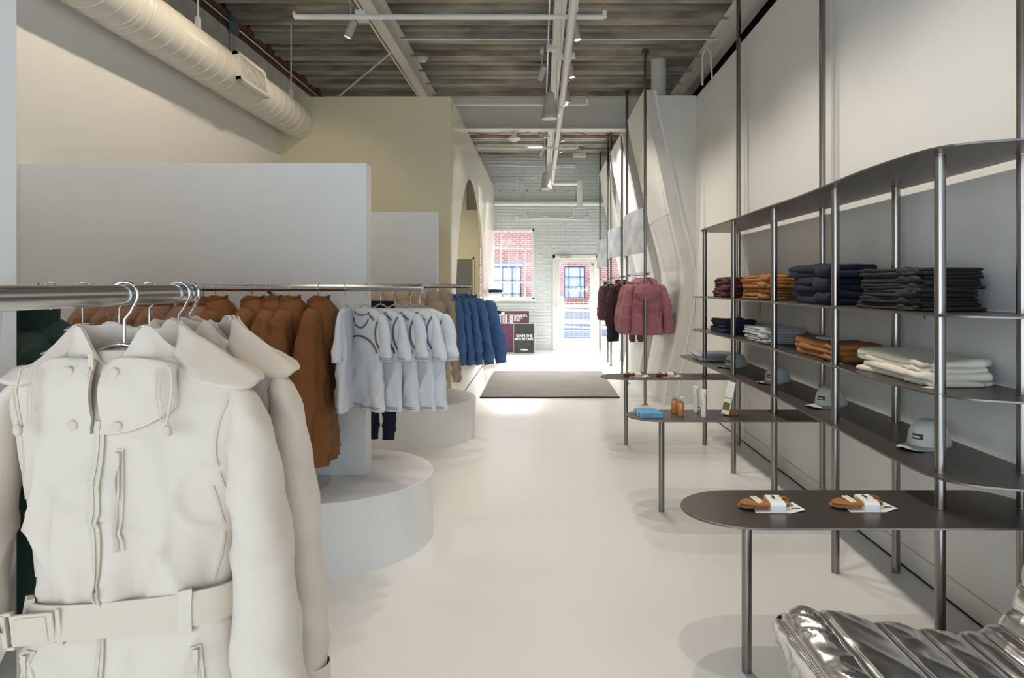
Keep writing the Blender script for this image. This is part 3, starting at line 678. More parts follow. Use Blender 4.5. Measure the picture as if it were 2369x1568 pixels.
def hood_mesh(seed=0, w=.125, drop=.24, depth=.06, up=.03, amp=1.0, cy=.03, z0=-.10):
    """hood hanging behind the neck"""
    m_ = MB(); rings = []; n = 56; rows = 34
    for i in range(rows+1):
        t = i/rows; z = z0+up-t*(drop+up)
        g_ = math.sqrt(max(.02, 1-(1-min(1, t/.22))**2)); ww = g_*w*(.72+.42*math.sin(min(1, t*1.35)*PI*.62))*math.sqrt(max(0.0, 1-max(0, (t-.45)/.552)**2.4))+.004
        dd = (.35+.65*g_)*depth*(.55+.9*math.sin(PI*min(1, t*.9+.08)))*math.sqrt(max(0.0, 1-max(0, (t-.6)/.402)**2.5))+.003
        yc = cy+.055*math.sin(min(1, t*1.3)*PI/2)
        ring = []
        for j in range(n):
            a = 2*PI*j/n
            p = Vector((ww*sp(math.cos(a), .8), yc+dd*sp(math.sin(a), .9), z))
            d = .016*nz(p.x*9+seed, p.y*9, p.z*9+seed)+.009*(1-abs(nz(p.x*10+seed, p.y*8, p.z*16+seed)))**4
            p += Vector((math.cos(a), math.sin(a), 0))*d*amp*min(1, 3*t+.2)*min(1, (1-t)*4)
            ring.append(p)
        rings.append(ring)
    m_.loft(rings, True, True, True); return m_
def hanger(name='hanger', bar=True, r=.0026, w=.195):
    t = bpy.data.objects.new(name, None); C.objects.link(t); t.empty_display_size = .05
    R = .024; pts = [(R*math.cos(math.radians(a)), 0, R*math.sin(math.radians(a))) for a in range(200, -31, -10)]
    pts += [(.012, 0, -.030), (.0, 0, -.044), (0, 0, -.088)]
    MB().tube(pts, r, 8).build('hook', M['chrome'], t, smooth=60)
    arm = MB()
    for sy in (-.006, .006):
        arm.tube([(-w, sy*.3, -.155), (-w*.5, sy, -.120), (-.02, sy, -.092), (0, sy, -.088), (.02, sy, -.092), (w*.5, sy, -.120), (w, sy*.3, -.155)], r, 8)
    arm.tube([(-.016, 0, -.090), (.016, 0, -.090)], r*1.7, 8)
    arm.build('arms', M['chrome'], t, smooth=60)
    if bar: MB().cyl((-w, 0, -.157), (w, 0, -.157), r*.9, 8).build('bar', M['chrome'], t, smooth=60)
    return t
H0 = hanger('hanger', True, .0028)
H1 = hanger('hanger', True, .0017, .185)
for h_ in (H0, H1): h_['category'] = 'hanger'
used_h = set()
def place(proto, flag, loc, rotz, label, group=None, scale=None):
    if proto.name not in flag:
        flag.add(proto.name); proto.location = loc; proto.rotation_euler = (0, 0, rotz); proto['label'] = label
        if group: proto['group'] = group
        if scale: proto.scale = scale
        return proto
    return dup(proto, loc, rotz, label, group, scale)
used_g = set()

# ---- cream belted coat, front side detailed
COAT = [(-.098, .060, .045, .050, 0), (-.115, .115, .058, .060, 0), (-.135, .165, .064, .062, .002), (-.160, .198, .068, .066, .004), (-.20, .206, .075, .07, .006),
        (-.27, .194, .082, .075, .008), (-.36, .180, .084, .076, .012), (-.46, .166, .078, .072, .016), (-.53, .158, .070, .068, .016), (-.60, .166, .078, .074, .014), (-.70, .186, .088, .082, .010), (-.85, .200, .095, .088, .006), (-.93, .203, .095, .088, .004)]
def coat_sleeve(s, seed):
    return sleeve_mesh([(s*.168, -.004, -.156, .008, .020), (s*.202, -.010, -.188, .016, .036), (s*.218, -.018, -.30, .033, .058), (s*.236, -.030, -.43, .041, .066), (s*.247, -.040, -.56, .048, .064), (s*.254, -.044, -.68, .050, .058), (s*.256, -.044, -.77, .046, .050)], seed, .7)
def make_cream():
    t = thing('belted_coat', 'x', 'coat')
    T = Torso(COAT, 3.1, 1.15, waist=-.535)
    fr = lambda x, z, off=0: T.front(x, z, off)
    T.mesh(120, 120).build('body', M['cream'], t, smooth=180)
    for s in (-1, 1):
        sl_ = coat_sleeve(s, 4.0+s).build('sleeve', M['cream'], t, smooth=180)
        q = MB(); q.loft([[Vector((s*.256+.049*math.cos(a)*f, -.044+.053*math.sin(a)*f, z)) for a in [2*PI*j/24 for j in range(24)]] for z, f in ((-.715, 1.10), (-.72, 1.14), (-.76, 1.12), (-.765, 1.06))], True, False, False)
        q.build('cuff', M['cream'], sl_, smooth=50)
    # armhole seam lines
    q = MB()
    for s in (-1, 1):
        strip(q, fr, [(s*(.182-.035*math.sin(i/14*PI)*.6)+.004, -.165-.20*i/14) for i in range(15)], .003, .0025, .001)
        strip(q, fr, [(s*(.150+.012*math.sin(i/10*PI))+.012, -.33-.17*i/10) for i in range(11)], .003, .0022, .001)
    q.build('seam', M['creamd'], t, smooth=40)['kind'] = 'stuff'
    # tall gaiter neck in two halves
    def panel(x0, x1, name):
        m_ = MB(); nx, nr = 26, 22; top = []; g_ = []
        for i in range(nr+1):
            v = i/nr; row = []
            for j in range(nx+1):
                u = j/nx; x = lerp(x0, x1, u); xc = x+.008
                zt = -.106-.016*abs(xc/.125)**4-.012*math.exp(-(xc/.02)**2); zb = -.236+.050*abs(xc/.125)**2.4
                z = lerp(zt, zb, v); sk = 1-.06*(1-v); p = T.front(x*sk, z, 0)
                yb = -.064-.030*math.sin(PI*min(1, v*.85+.12))*(1-abs(xc/.15)**2.2)
                y = min(p.y-.012, yb-.008)+.010*abs(xc/.125)**6
                y += .004*nz(x*14, z*14, 2.2)+.003*nz(x*30, z*22, 5)
                row.append(Vector((x*sk, y, z)))
            g_.append(row)
        vs = [p for r in g_ for p in r]; w_ = nx+1
        fs = [(i*w_+j, i*w_+j+1, (i+1)*w_+j+1, (i+1)*w_+j) for i in range(nr) for j in range(nx)]
        k = len(vs); vs += [p+Vector((0, .010, 0)) for p in vs]
        fs += [tuple(x+k for x in reversed(f)) for f in fs]
        rim = [j for j in range(w_)]+[i*w_+nx for i in range(1, nr+1)]+[nr*w_+j for j in range(nx-1, -1, -1)]+[i*w_ for i in range(nr-1, 0, -1)]
        for a, b in zip(rim, rim[1:]+rim[:1]): fs.append((a, b, b+k, a+k))
        m_.add(vs, fs); return m_.build(name, M['cream'], t, smooth=60), g_
    pl, gl = panel(-.130, -.020, 'neck_panel'); pr, gr_ = panel(-.004, .112, 'neck_panel')
    for g_, idx in ((gl, ((4, 17), (20, 19))), (gr_, ((4, 5), (20, 6)))):
        for (i, j) in idx:
            p = g_[i][j]; q = MB().lathe([(0, .0045), (.0075, .0045), (.0088, .0032), (.0092, 0), (.0092, -.004)], 20)
            q.v = [tuple(Vector(p)+Vector((a, -c_, b))) for a, b, c_ in q.v]; q.build('snap_button', M['creamd'], t, smooth=50)
    q = MB()
    for sx, x in ((-1, -.105), (1, .088)):
        for k in range(2):
            xx = x+sx*.006*k
            q.tube([Vector((xx, -.098+.002*k, -.125)), Vector((xx+sx*.003, -.106, -.17)), Vector((xx+sx*.008, -.098, -.215))], .0012, 5)
    q.build('stitch_line', M['creamd'], t)['kind'] = 'stuff'
    # standing inner collar with two peaks
    def zt(a):
        c = math.cos(a); s_ = math.sin(a)
        return -.103+.060*math.exp(-((c-.55)/.30)**2)*(1 if s_ > -.3 else .8)+.056*math.exp(-((c+.62)/.30)**2)*(1 if s_ > -.3 else .8)-.020*max(0, s_)**4+.012*max(0, -s_)
    collar_mesh(.098, .066, -.135, zt, cy=-.004, flare=.96, seed=3, rows=12, n=72).build('collar', M['cream'], t, smooth=60)
    # hood lying around the neck as two wings
    m_ = MB(); rings = []; n = 36
    for i in range(57):
        ph = math.radians(222-264*i/56); s_ = abs(math.cos(ph)); fr_ = max(0, -math.sin(ph))
        px_, py_ = .150*math.cos(ph), .010+.085*math.sin(ph)
        taper = min(1, (i+1)/6, (57-i)/6)**.5
        outw = Vector((math.cos(ph), math.sin(ph)*.8, 0)).normalized()
        cz = -.112+.010*(1-s_)-.022*fr_-.008*s_
        ring = []
        for j in range(n):
            a = 2*PI*j/n; u = (.010+.050*taper)*math.cos(a); v = (.005+.017*taper)*math.sin(a)*(1-.35*math.cos(a))-.75*u*(.6+.5*s_)+.008*taper*math.cos(a*2)
            p = Vector((px_, py_, cz))+outw*u+Vector((0, 0, v))
            p += outw*.014*nz(p.x*9, p.y*9, p.z*9+4)*taper+Vector((0, 0, .012*nz(p.x*12+5, p.y*9, p.z*12)*taper+.010*(1-abs(nz(p.x*10, p.y*10+3, p.z*14)))**6*taper))
            ring.append(p)
        rings.append(ring)
    m_.loft(rings); m_.build('hood', M['cream'], t, smooth=180)
    # cords
    for sx, x in ((-1, -.118), (1, .100)):
        q = MB(); q.tube([(x, -.085, -.118), (x+sx*.012, -.097, -.125), (x+sx*.016, -.103, -.16), (x+sx*.010, -.104, -.200), (x+sx*.006, -.103, -.222), (x+sx*.016, -.104, -.232), (x+sx*.010, -.106, -.214)], .0022, 6)
        co = q.build('draw_cord', M['creamd'], t, smooth=60)
        q = MB(); q.lathe([(.004, -.010), (.007, -.006), (.007, .004), (.004, .008)], 12, (x+sx*.010, -.108, -.226)); q.build('toggle', M['creamd'], co, smooth=40)
    # zips
    zx = lambda z: -.008+.006*math.sin((z+.2)*3)
    q = MB(); strip(q, fr, [(zx(-.215-.012*i), -.215-.012*i) for i in range(59)], .017, .006, .003); zp = q.build('zip', M['creamz'], t, smooth=30)
    q = MB(); strip(q, fr, [(zx(-.215-.012*i)-.0005, -.215-.012*i) for i in range(59)], .004, .0085, .003); q.build('zip_teeth', M['creamd'], zp, smooth=30)
    q = MB(); q.box(-.016, -.008, -.108, -.104, -.125, -.098); q.tube([(-.013, -.110, -.120), (-.016, -.112, -.135), (-.010, -.112, -.138)], .002, 6); q.build('zip_pull', M['creamd'], zp)
    def pocket(x, z0, z1, sl=0, name='zip_pocket'):
        q = MB(); strip(q, fr, [(x+sl*i/10, lerp(z0, z1, i/10)) for i in range(11)], .014, .0045, .002)
        pk = q.build(name, M['cream'], t, smooth=30)
        q = MB(); strip(q, fr, [(x+sl*i/10, lerp(z0, z1, i/10)) for i in range(11)], .004, .006, .002); q.build('zip_line', M['creamz'], pk, smooth=30)
        p = fr(x, z0-.008, .010); q = MB(); q.box(p.x-.004, p.x+.004, p.y-.003, p.y+.004, p.z-.018, p.z+.004)
        q.tube([p+Vector((.001, 0, -.016)), p+Vector((-.004, -.003, -.04)), p+Vector((-.003, -.001, -.075))], .0018, 6)
        q.tube([p+Vector((.001, 0, -.016)), p+Vector((.003, -.003, -.04)), p+Vector((.002, -.001, -.078))], .0018, 6)
        q.build('zip_pull', M['creamd'], pk, smooth=40)
    pocket(.024, -.262, -.435, .001); pocket(.135, -.600, -.76, .018); pocket(-.118, -.615, -.76, -.008)
    # belt
    zb = lambda x: -.560+.125*(x+.05)+.02*x*x if x > -.2 else -.58
    def belt_pt(th, e, off):
        x0 = T.pos(th, -.54, 0, True).x; z = zb(x0)
        p = T.pos(th, z+e, off, True); return p
    m_ = MB(); rings = []; n = 80
    for j in range(n+1):
        th = 2*PI*j/n; rings.append([belt_pt(th, .029, .018), belt_pt(th, -.029, .020), belt_pt(th, -.029, .014), belt_pt(th, .029, .012)])
    m_.loft(rings, True, False, False); be = m_.build('belt', M['creamd'], t, smooth=40)
    def onbelt(x, e, off):
        w = interp(T.p, -.54, 1); u = max(-.98, min(.98, (x-interp(T.p, -.54, 4))/w)); return belt_pt(math.acos(sp(u, 1/T.px)), e, off)
    R = Matrix.Rotation(-.115, 3, 'Y'); c0 = onbelt(-.100, -.006, .026); c0.y -= .003
    q = MB(); q.obox(c0, (.036, .005, .027), R); q.obox(c0+Vector((0, -.004, 0)), (.026, .004, .022), R); bk = q.build('buckle', M['creamd'], be, bevel=.003, smooth=40)
    for dx in (-.046, .044):
        q = MB(); q.obox(c0+R @ Vector((dx, 0, 0)), (.004, .006, .031), R)
        if dx < 0: q.obox(c0+R @ Vector((-.04, 0, .029)), (.009, .006, .003), R); q.obox(c0+R @ Vector((-.04, 0, -.029)), (.009, .006, .003), R)
        q.build('buckle_bar', M['creamd'], be, bevel=.002)
    q = MB()
    cc = c0+Vector((-.05, .002, 0)); rings = []
    for i in range(16):
        u = i/15; p = cc+Vector((-.045*math.sin(u*2.0), .010*math.sin(u*3), -.012-.165*u**1.4))
        rings.append([p+Vector((-.002, -.026*math.cos(u), .020*math.cos(u))), p+Vector((.004, .022, -.02)), p+Vector((.007, .022, -.02)), p+Vector((.002, -.026*math.cos(u), .020*math.cos(u)))])
    q.loft(rings); q.build('belt_tail', M['creamd'], be, smooth=50)
    for x in (.118, -.135):
        q = MB(); rings = []
        for e in (.036, .030, .01, -.01, -.030, -.038): rings.append([onbelt(x-.009, e, .024), onbelt(x+.009, e, .024), onbelt(x+.009, e, .012), onbelt(x-.009, e, .012)])
        q.loft(rings); q.build('belt_loop', M['cream'], t, bevel=.001)
    return t
ordn = ['first', 'second', 'third', 'fourth', 'fifth', 'sixth', 'seventh', 'eighth', 'ninth']
def px_at(px, y): return (px-1250)*y/1580
coat = make_cream()
RZ = 1.5
cream_spots = [(-.743, 1.235, -.03, 'cream belted coat hanging in front on the near rail'), (-.712, 1.405, -.16, 'cream belted coat behind the front cream coat on the near rail'), (-.715, 1.45, -.36, 'rearmost cream coat on the near rail showing only its cuff')]
for i, (x, y, rz, lb) in enumerate(cream_spots):
    o = place(coat, used_g, (x, y, RZ), rz, lb, 'cream coats on the near rail', ((1.08, 1, 1)[i], (.78, .75, .6)[i], 1))
    h_ = place(H0, used_h, ((-.752, -.7435, -.744)[i], y, RZ), rz, ['large chrome hanger of the front cream coat', 'large chrome hanger of the second cream coat', 'large chrome hanger of the rearmost cream coat'][i], 'chrome hangers on the near rail')
for i, (px, rz) in enumerate(((118, .98), (190, .95), (275, 1.0), (345, .95))):
    place(H0, used_h, (px_at(px, RY0B), RY0B, RZ), rz, 'turned empty chrome hanger behind the near rail, %s from the left' % ordn[i], 'empty hangers behind the near rail')

# ---- rust hooded coats
def make_coat(name, cat, m, seed, hood=True, prof=COAT, sleeve=None, collar=True, waist=-.535, amp=1.15, hoodkw=None, belt=False, ctop=-.045):
    t = thing(name, 'x', cat)
    T = Torso(prof, seed, amp, waist=waist); T.mesh(72, 64).build('body', m, t, smooth=180)
    for s in (-1, 1): (sleeve or coat_sleeve)(s, seed+s).build('sleeve', m, t, smooth=180)
    if hood: hood_mesh(seed, **(hoodkw or {})).build('hood', m, t, smooth=180)
    if collar: collar_mesh(.078, .060, -.125, lambda a: ctop-.02*max(0, math.sin(a))+.006*math.cos(3*a), cy=0, flare=1.02, seed=seed, n=40).build('collar', m, t, smooth=60)
    return t
def rust_sleeve(s, seed):
    return sleeve_mesh([(s*.165, .0, -.140, .020, .022), (s*.200, -.002, -.180, .034, .042), (s*.222, -.008, -.30, .046, .058), (s*.234, -.016, -.44, .050, .064), (s*.242, -.028, -.60, .050, .064), (s*.246, -.034, -.74, .046, .058), (s*.246, -.034, -.80, .044, .054)], seed, 1.3)
rusts = [make_coat('hooded_coat', 'coat', M['rust'], 21.3+k*5.1, True, sleeve=rust_sleeve, hoodkw=dict(w=.115, drop=.27, depth=.058, up=.055, cy=.005)) for k in range(3)]
RUSTX = [(500, .05), (585, -.06), (628, .1), (670, .0), (737, -.05)]
def X_at(px, y): return (px-1250)*y/1580
ordn = ['first', 'second', 'third', 'fourth', 'fifth', 'sixth', 'seventh', 'eighth', 'ninth']
for i, (px, dr) in enumerate(RUSTX):
    x = X_at(px, RY2)
    place(rusts[(i+1) % 3], used_g, (x, RY2, RZ), -PI/2+.10+dr, 'rust hooded coat, %s from the white tees on the middle rail' % ordn[4-i], 'rust hooded coats on the middle rail', (1, .95, 1))
    place(H1, used_h, (x, RY2, RZ), -PI/2+.10+dr, 'thin chrome hanger of the %s rust hooded coat from the white tees' % ordn[4-i], 'thin hangers on the middle rail')
# ---- rust fleeces
FLEECE = [(-.095, .070, .050, .055, 0), (-.11, .12, .066, .066, 0), (-.135, .17, .075, .075, 0), (-.165, .205, .085, .085, 0), (-.22, .218, .095, .095, 0), (-.32, .215, .105, .10, 0), (-.45, .215, .105, .10, 0), (-.58, .212, .10, .10, 0), (-.62, .19, .09, .09, 0)]
fle = [make_coat('fleece_jacket', 'jacket', M['fleece'], 40.0+k*3, False, FLEECE, rust_sleeve, True, None, 1.0) for k in range(2)]
for i, px in enumerate((215, 268, 318, 372, 436, 472)):
    x = X_at(px, RY2)
    place(fle[i % 2], used_g, (x, RY2, RZ), -PI/2+.28-.03*i, 'fuzzy rust fleece jacket, %s from the hooded rust coats' % ordn[5-i], 'rust fleece jackets on the middle rail')
    place(H1, used_h, (x, RY2, RZ), -PI/2+.28-.03*i, 'thin chrome hanger of the %s fleece from the hooded coats' % ordn[5-i], 'thin hangers on the middle rail')
# ---- dark green knits at the left end
KNIT = [(-.10, .075, .045, .05, 0), (-.115, .13, .055, .055, 0), (-.14, .18, .06, .06, 0), (-.17, .21, .065, .065, 0), (-.3, .215, .075, .07, 0), (-.6, .21, .08, .07, 0), (-.64, .20, .07, .07, 0)]
kn = make_coat('knit_sweater', 'sweater', M['green_k'], 60.2, True, KNIT, rust_sleeve, True, None, 1.0)
for i, (px, rz) in enumerate(((18, -.95), (88, -1.0))):
    place(kn, used_g, (X_at(px, RY0B), RY0B, RZ), rz, ['dark green hooded sweater half hidden by the near partition', 'dark green hooded sweater just right of the near partition edge'][i], 'dark green sweaters behind the near rail', (1, .8, 1))
    place(H0, used_h, (X_at(px, RY0B), RY0B, RZ), rz, 'chrome hanger of the %s dark green sweater' % ('half hidden', 'visible')[i], 'hangers of the green sweaters')
# ---- white tees with dark seams
TEE = [(-.112, .085, .020, .022, 0), (-.120, .110, .022, .024, 0), (-.135, .150, .026, .026, 0), (-.155, .180, .028, .028, 0), (-.20, .186, .032, .030, 0), (-.30, .176, .034, .030, 0), (-.42, .168, .032, .028, 0), (-.55, .172, .032, .028, 0), (-.655, .178, .032, .028, 0)]
def make_tee(seed):
    t = thing('crew_tee', 'x', 't-shirt')
    T = Torso(TEE, seed, .75, vf=1.2); T.mesh(72, 60).build('body', M['tee'], t, smooth=180)
    fr = lambda x, z, off=0: T.front(x, z, off)
    for s in (-1, 1):
        sl_ = sleeve_mesh([(s*.160, 0, -.148, .016, .014), (s*.184, -.002, -.175, .024, .020), (s*.204, -.004, -.27, .034, .024), (s*.216, -.006, -.385, .042, .027)], seed+s, .7, sub=8).build('sleeve', M['tee'], t, smooth=180)
        q = MB()
        for dz in (.012, .020):
            tt = 1-dz/.0766
            q.loft([[Vector((s*(.216-dz*.12)+(.0432)*sp(math.cos(a), .9), -.006+dz*.02+.0282*sp(math.sin(a), .9), -.385+dz+k)) for a in [2*PI*j/36 for j in range(37)]] for k in (0, .002)], False, False, False)
        q.build('hem_stitch', M['seam'], sl_)
    q = MB()
    neck = [(.085*math.cos(a), -.112-.098*math.sin(a)**.8*1.0) for a in [PI*i/24 for i in range(3, 22)]]
    neck = [(x, z-.006) for x, z in neck]
    strip(q, fr, neck, .009, .003, .001)
    strip(q, fr, [(.084*math.cos(a), -.118-.03*math.sin(a)) for a in [PI*i/20 for i in range(2, 19)]], .005, .003, .001)
    for s in (-1, 1):
        strip(q, fr, [(s*(.168-.026*math.sin(i/14*PI)), -.150-.175*i/14) for i in range(15)], .010, .004, .001)
    strip(q, fr, [(.150*math.cos(a), -.345+.085*math.sin(a)) for a in [PI*i/26 for i in range(27)]], .010, .004, .001)
    for z in (-.632, -.640): strip(q, fr, [(-.168+.336*i/30, z) for i in range(31)], .0018, .002, .001)
    q.build('seam', M['seam'], t)['kind'] = 'stuff'
    # dark back neck tape seen inside the collar
    p = fr(.105, -.162, .004)
    text('Halfdays', .022, M['seam'], t, Matrix.Translation(p) @ Matrix.Rotation(-.12, 4, 'Z') @ Matrix.Rotation(.35, 4, 'Y') @ FACE_CAM, align='CENTER', bold=.0004)
    p = fr(0, -.150, .004); text('Halfdays', .014, M['seam'], t, Matrix.Translation(p) @ FACE_CAM, align='CENTER')
    return t
tees = [make_tee(70.1), make_tee(75.7)]
TEES = [(799, 1.46, RY2), (846, .80, RY2), (881, .72, RY2), (916, .66, RY2), (950, .60, RY2), (971, .48, RY2)]
for i, (px, rz, y) in enumerate(TEES):
    x = X_at(px, y)
    lb = ['white tee seen edge on beside the rust coats', 'white tee in front with its whole round neckline showing', 'white tee just behind the front one in the fan', 'white tee in the middle of the fan', 'white tee with a clear shoulder print before the last one', 'rightmost white tee at the end of the middle rail'][i]
    place(tees[i % 2], used_g, (x, y, RZ), -rz, lb, 'white tees on the middle rail')
    place(H1, used_h, (x, y, RZ), -rz, 'thin chrome hanger of the %s' % lb.replace('white tee', 'tee', 1), 'thin hangers on the middle rail')
# ---- navy trousers on the rear rail
def leg_pair(t, m, x, w, z0, z1, seed, y=0, sp_=.06, taper=.7):
    for s in (-1, 1):
        rows = [(s*sp_*.6+x, y, z0, w, .03), (s*sp_+x, y+.005*s, lerp(z0, z1, .35), w*.95, .035), (s*sp_+x, y, lerp(z0, z1, .7), w*.8, .03), (s*sp_+x, y, z1, w*taper, .024)]
        sleeve_mesh(rows, seed+s, .8, n=32, sub=10).build('leg', m, t, smooth=180)
    MB().loft([[Vector((x+w*1.75*sp(math.cos(a), .7)*f, y+.04*sp(math.sin(a), .8)*f, z)) for a in [2*PI*j/36 for j in range(36)]] for z, f in ((z0+.16, .86), (z0+.155, .9), (z0+.10, .95), (z0+.02, 1), (z0-.05, .96))]).build('waist', m, t, smooth=60)
def make_trousers(name, m, seed, z0=-.25, z1=-1.0, w=.06):
    t = thing(name, 'x', 'trousers'); leg_pair(t, m, 0, w, z0, z1, seed); return t
nt_ = make_trousers('trousers', M['navy'], 81)
place(nt_, used_g, (X_at(880, RY2B), RY2B, RZ), -.25, 'navy trousers hanging behind the partition end below the tees')
place(H1, used_h, (X_at(880, RY2B), RY2B, RZ), -.25, 'thin chrome hanger of the navy trousers')
# ---- far rail: beige fleeces, one knit, blue jackets
beige = [make_coat('hooded_fleece', 'jacket', M['beige'], 90.4+k*4, True, FLEECE, rust_sleeve, False, None, 1.0, dict(w=.13, drop=.22, depth=.07, up=.07, cy=.0)) for k in range(2)]
for i, (px, rz) in enumerate(((866, -1.1), (894, -1.1), (926, -1.0), (958, -1.0), (1001, -.95), (1026, -.85))):
    x = X_at(px, RY3)
    place(beige[i % 2], used_g, (x, RY3, RZ), rz, 'beige hooded fleece, %s from the blue jackets on the far rail' % ordn[5-i], 'beige fleeces on the far rail', (1, .6, 1.1))
    place(H1, used_h, (x, RY3, RZ), rz, 'thin chrome hanger of the %s beige fleece from the blue jackets' % ordn[5-i], 'thin hangers on the far rail')
def blue_sleeve(s, seed):
    return sleeve_mesh([(s*.160, 0, -.150, .034, .045), (s*.205, 0, -.185, .058, .062), (s*.255, -.005, -.32, .064, .068), (s*.292, -.01, -.46, .064, .066), (s*.325, -.012, -.60, .058, .058), (s*.340, -.012, -.68, .045, .046)], seed, 1.5)
BLUEP = [(-.10, .075, .045, .05, 0), (-.115, .13, .058, .06, 0), (-.14, .18, .066, .066, 0), (-.17, .21, .075, .07, 0), (-.3, .215, .09, .08, 0), (-.5, .21, .09, .08, 0), (-.62, .205, .085, .08, 0), (-.655, .20, .075, .07, 0)]
blues = []
for k in range(2):
    b_ = make_coat('nylon_jacket', 'jacket', M['blue'], 110+k*6, False, BLUEP, blue_sleeve, True, None, 1.5, ctop=-.075)
    T = Torso(BLUEP, 110+k*6, 1.5); q = MB(); strip(q, lambda x, z, off=0: T.front(x, z, off), [(0, -.13-.02*i) for i in range(26)], .012, .006, .003); q.build('zip', M['blue'], b_)
    q = MB(); strip(q, lambda x, z, off=0: T.front(x, z, off), [(-.20+.4*i/30, -.60) for i in range(31)], .035, .008, .004); q.build('belt', M['blue'], b_)
    blues.append(b_)
for i, (px, rz) in enumerate(((1044, -1.1), (1056, -1.05), (1067, -.95), (1077, -.75), (1085, -.32))):
    x = X_at(px, RY3)
    place(blues[i % 2], used_g, (x, RY3, RZ), rz, 'blue nylon jacket, %s from the free end of the far rail' % ordn[4-i], 'blue jackets on the far rail', (1, .5, 1.05))
    place(H1, used_h, (x, RY3, RZ), rz, 'thin chrome hanger of the %s blue jacket from the rail end' % ordn[4-i], 'thin hangers on the far rail')
# ---- three tall racks along the fins
def rack(ya, yb, z, label):
    t = thing('floor_to_ceiling_rack', label, 'rack', (1.32, ya, 0))
    for y in (0, yb-ya):
        p = MB().cyl((0, y, 0), (0, y, 4.45), .019, 16).build('post', M['steel'], t, smooth=50)
        MB().box(-.035, .035, y-.02, y+.02, 0, .012).build('foot', M['steel'], p); MB().lathe([(.05, 4.438), (.05, 4.45)], 16, (0, y, 0)).build('ceiling_flange', M['steel'], p)
    MB().cyl((.03, -.10, z), (.03, yb-ya+.05, z), .017, 14).build('rail', M['chrome'], t, smooth=50)
    return t
rack(8.60, 10.40, 1.65, 'tall steel rack with dusty pink jackets')
rack(11.03, 12.75, 1.64, 'tall steel rack with maroon jackets')
rack(13.37, 15.1, 1.62, 'tall steel rack beside the back door')
def pink_sleeve(s, seed):
    return sleeve_mesh([(s*.160, 0, -.150, .034, .055), (s*.208, 0, -.185, .056, .075), (s*.246, .0, -.32, .062, .082), (s*.268, .0, -.46, .064, .080), (s*.282, .0, -.62, .060, .070), (s*.286, .0, -.70, .05, .055)], seed, 1.0)
PINKP = [(-.10, .080, .055, .06, 0), (-.115, .13, .07, .07, 0), (-.14, .18, .078, .078, 0), (-.17, .208, .085, .085, 0), (-.3, .205, .10, .095, 0), (-.43, .195, .095, .09, 0), (-.55, .205, .105, .10, 0), (-.69, .215, .105, .10, 0), (-.705, .21, .10, .095, 0)]
def make_quilt(name, m, seed):
    t = make_coat(name, 'jacket', m, seed, True, PINKP, pink_sleeve, True, -.43, .8, dict(w=.135, drop=.22, depth=.045, up=.06, cy=.05))
    T = Torso(PINKP, seed, .8, waist=-.43); fb = lambda x, z, off=0: T.front(x, z, off, True)
    q = MB(); strip(q, fb, [(-.19+.38*i/30, -.425) for i in range(31)], .012, .007, .003); strip(q, fb, [(-.19+.38*i/30, -.40) for i in range(31)], .003, .004, .002); q.build('waist_cord', m, t)
    return t
pinks = [make_quilt('quilted_jacket', M['pink'], 130.0+k*3) for k in range(2)]
XR = 1.35
for i, (y, rz) in enumerate(((8.72, PI+.06), (8.86, PI-.10), (8.98, PI-.16), (9.10, PI-.20), (9.22, PI-.24))):
    lb = 'dusty pink quilted jacket with its hooded back to the shop' if i == 0 else 'dusty pink quilted jacket, %s behind the front pink one' % ordn[i-1]
    place(pinks[i % 2], used_g, (XR, y, 1.65), rz, lb, 'pink jackets on the near rack', (1, .95 if i == 0 else .5, 1.1))
    place(H1, used_h, (XR, y, 1.65), rz, 'chrome hanger of the %s pink jacket on the near rack' % ('front' if i == 0 else ordn[i-1]+' rear'), 'hangers on the near rack')
mv = make_trousers('leggings', M['mauve'], 150, -.25, -.93, .055)
for i, (y, rz, dx) in enumerate(((9.45, PI+.35, -.02), (9.6, PI+.3, .0), (9.72, PI+.3, .0))):
    o = place(mv, used_g, (XR+dx, y, 1.65), rz, 'mauve leggings hanging low behind the pink jackets, %s from the front' % ordn[i], 'mauve leggings on the near rack')
    place(H1, used_h, (XR+dx, y, 1.65), rz, 'chrome hanger of the %s mauve leggings behind the pink jackets' % ordn[i], 'hangers on the near rack')
mars = [make_quilt('quilted_jacket', M['maroon'], 160.0)]
for i, (y, rz) in enumerate(((11.25, PI+.55), (11.42, PI+.75), (11.6, PI+.85), (11.8, PI+.9))):
    place(mars[0], used_g, (XR, y, 1.64), rz, 'maroon quilted jacket on the second rack, %s from the front' % ordn[i], 'maroon jackets on the second rack', (1, .7, 1.15))
    place(H1, used_h, (XR, y, 1.64), rz, 'hanger of the %s maroon jacket on the second rack' % ordn[i], 'hangers on the second rack')
bp_ = make_trousers('trousers', M['bpants'], 170, -.28, -1.13, .075)
for i, y in enumerate((12.05, 12.25)):
    place(bp_, used_g, (XR-.06, y, 1.64), PI+.5, '%s black trousers hanging behind the maroon jackets' % ('front', 'rear')[i], 'black trousers on the second rack')
    place(H1, used_h, (XR-.06, y, 1.64), PI+.5, 'hanger of the %s black trousers on the second rack' % ('front', 'rear')[i], 'hangers on the second rack')
for i, y in enumerate((13.6, 13.8)):
    place(mars[0], used_g, (XR-.02, y, 1.62), PI+1.0, 'dark maroon jacket on the rack beside the back door, %s one' % ('front', 'rear')[i], 'maroon jackets on the third rack')
    place(H1, used_h, (XR-.02, y, 1.62), PI+1.0, 'hanger of the %s dark jacket beside the back door' % ('front', 'rear')[i], 'hangers on the third rack')
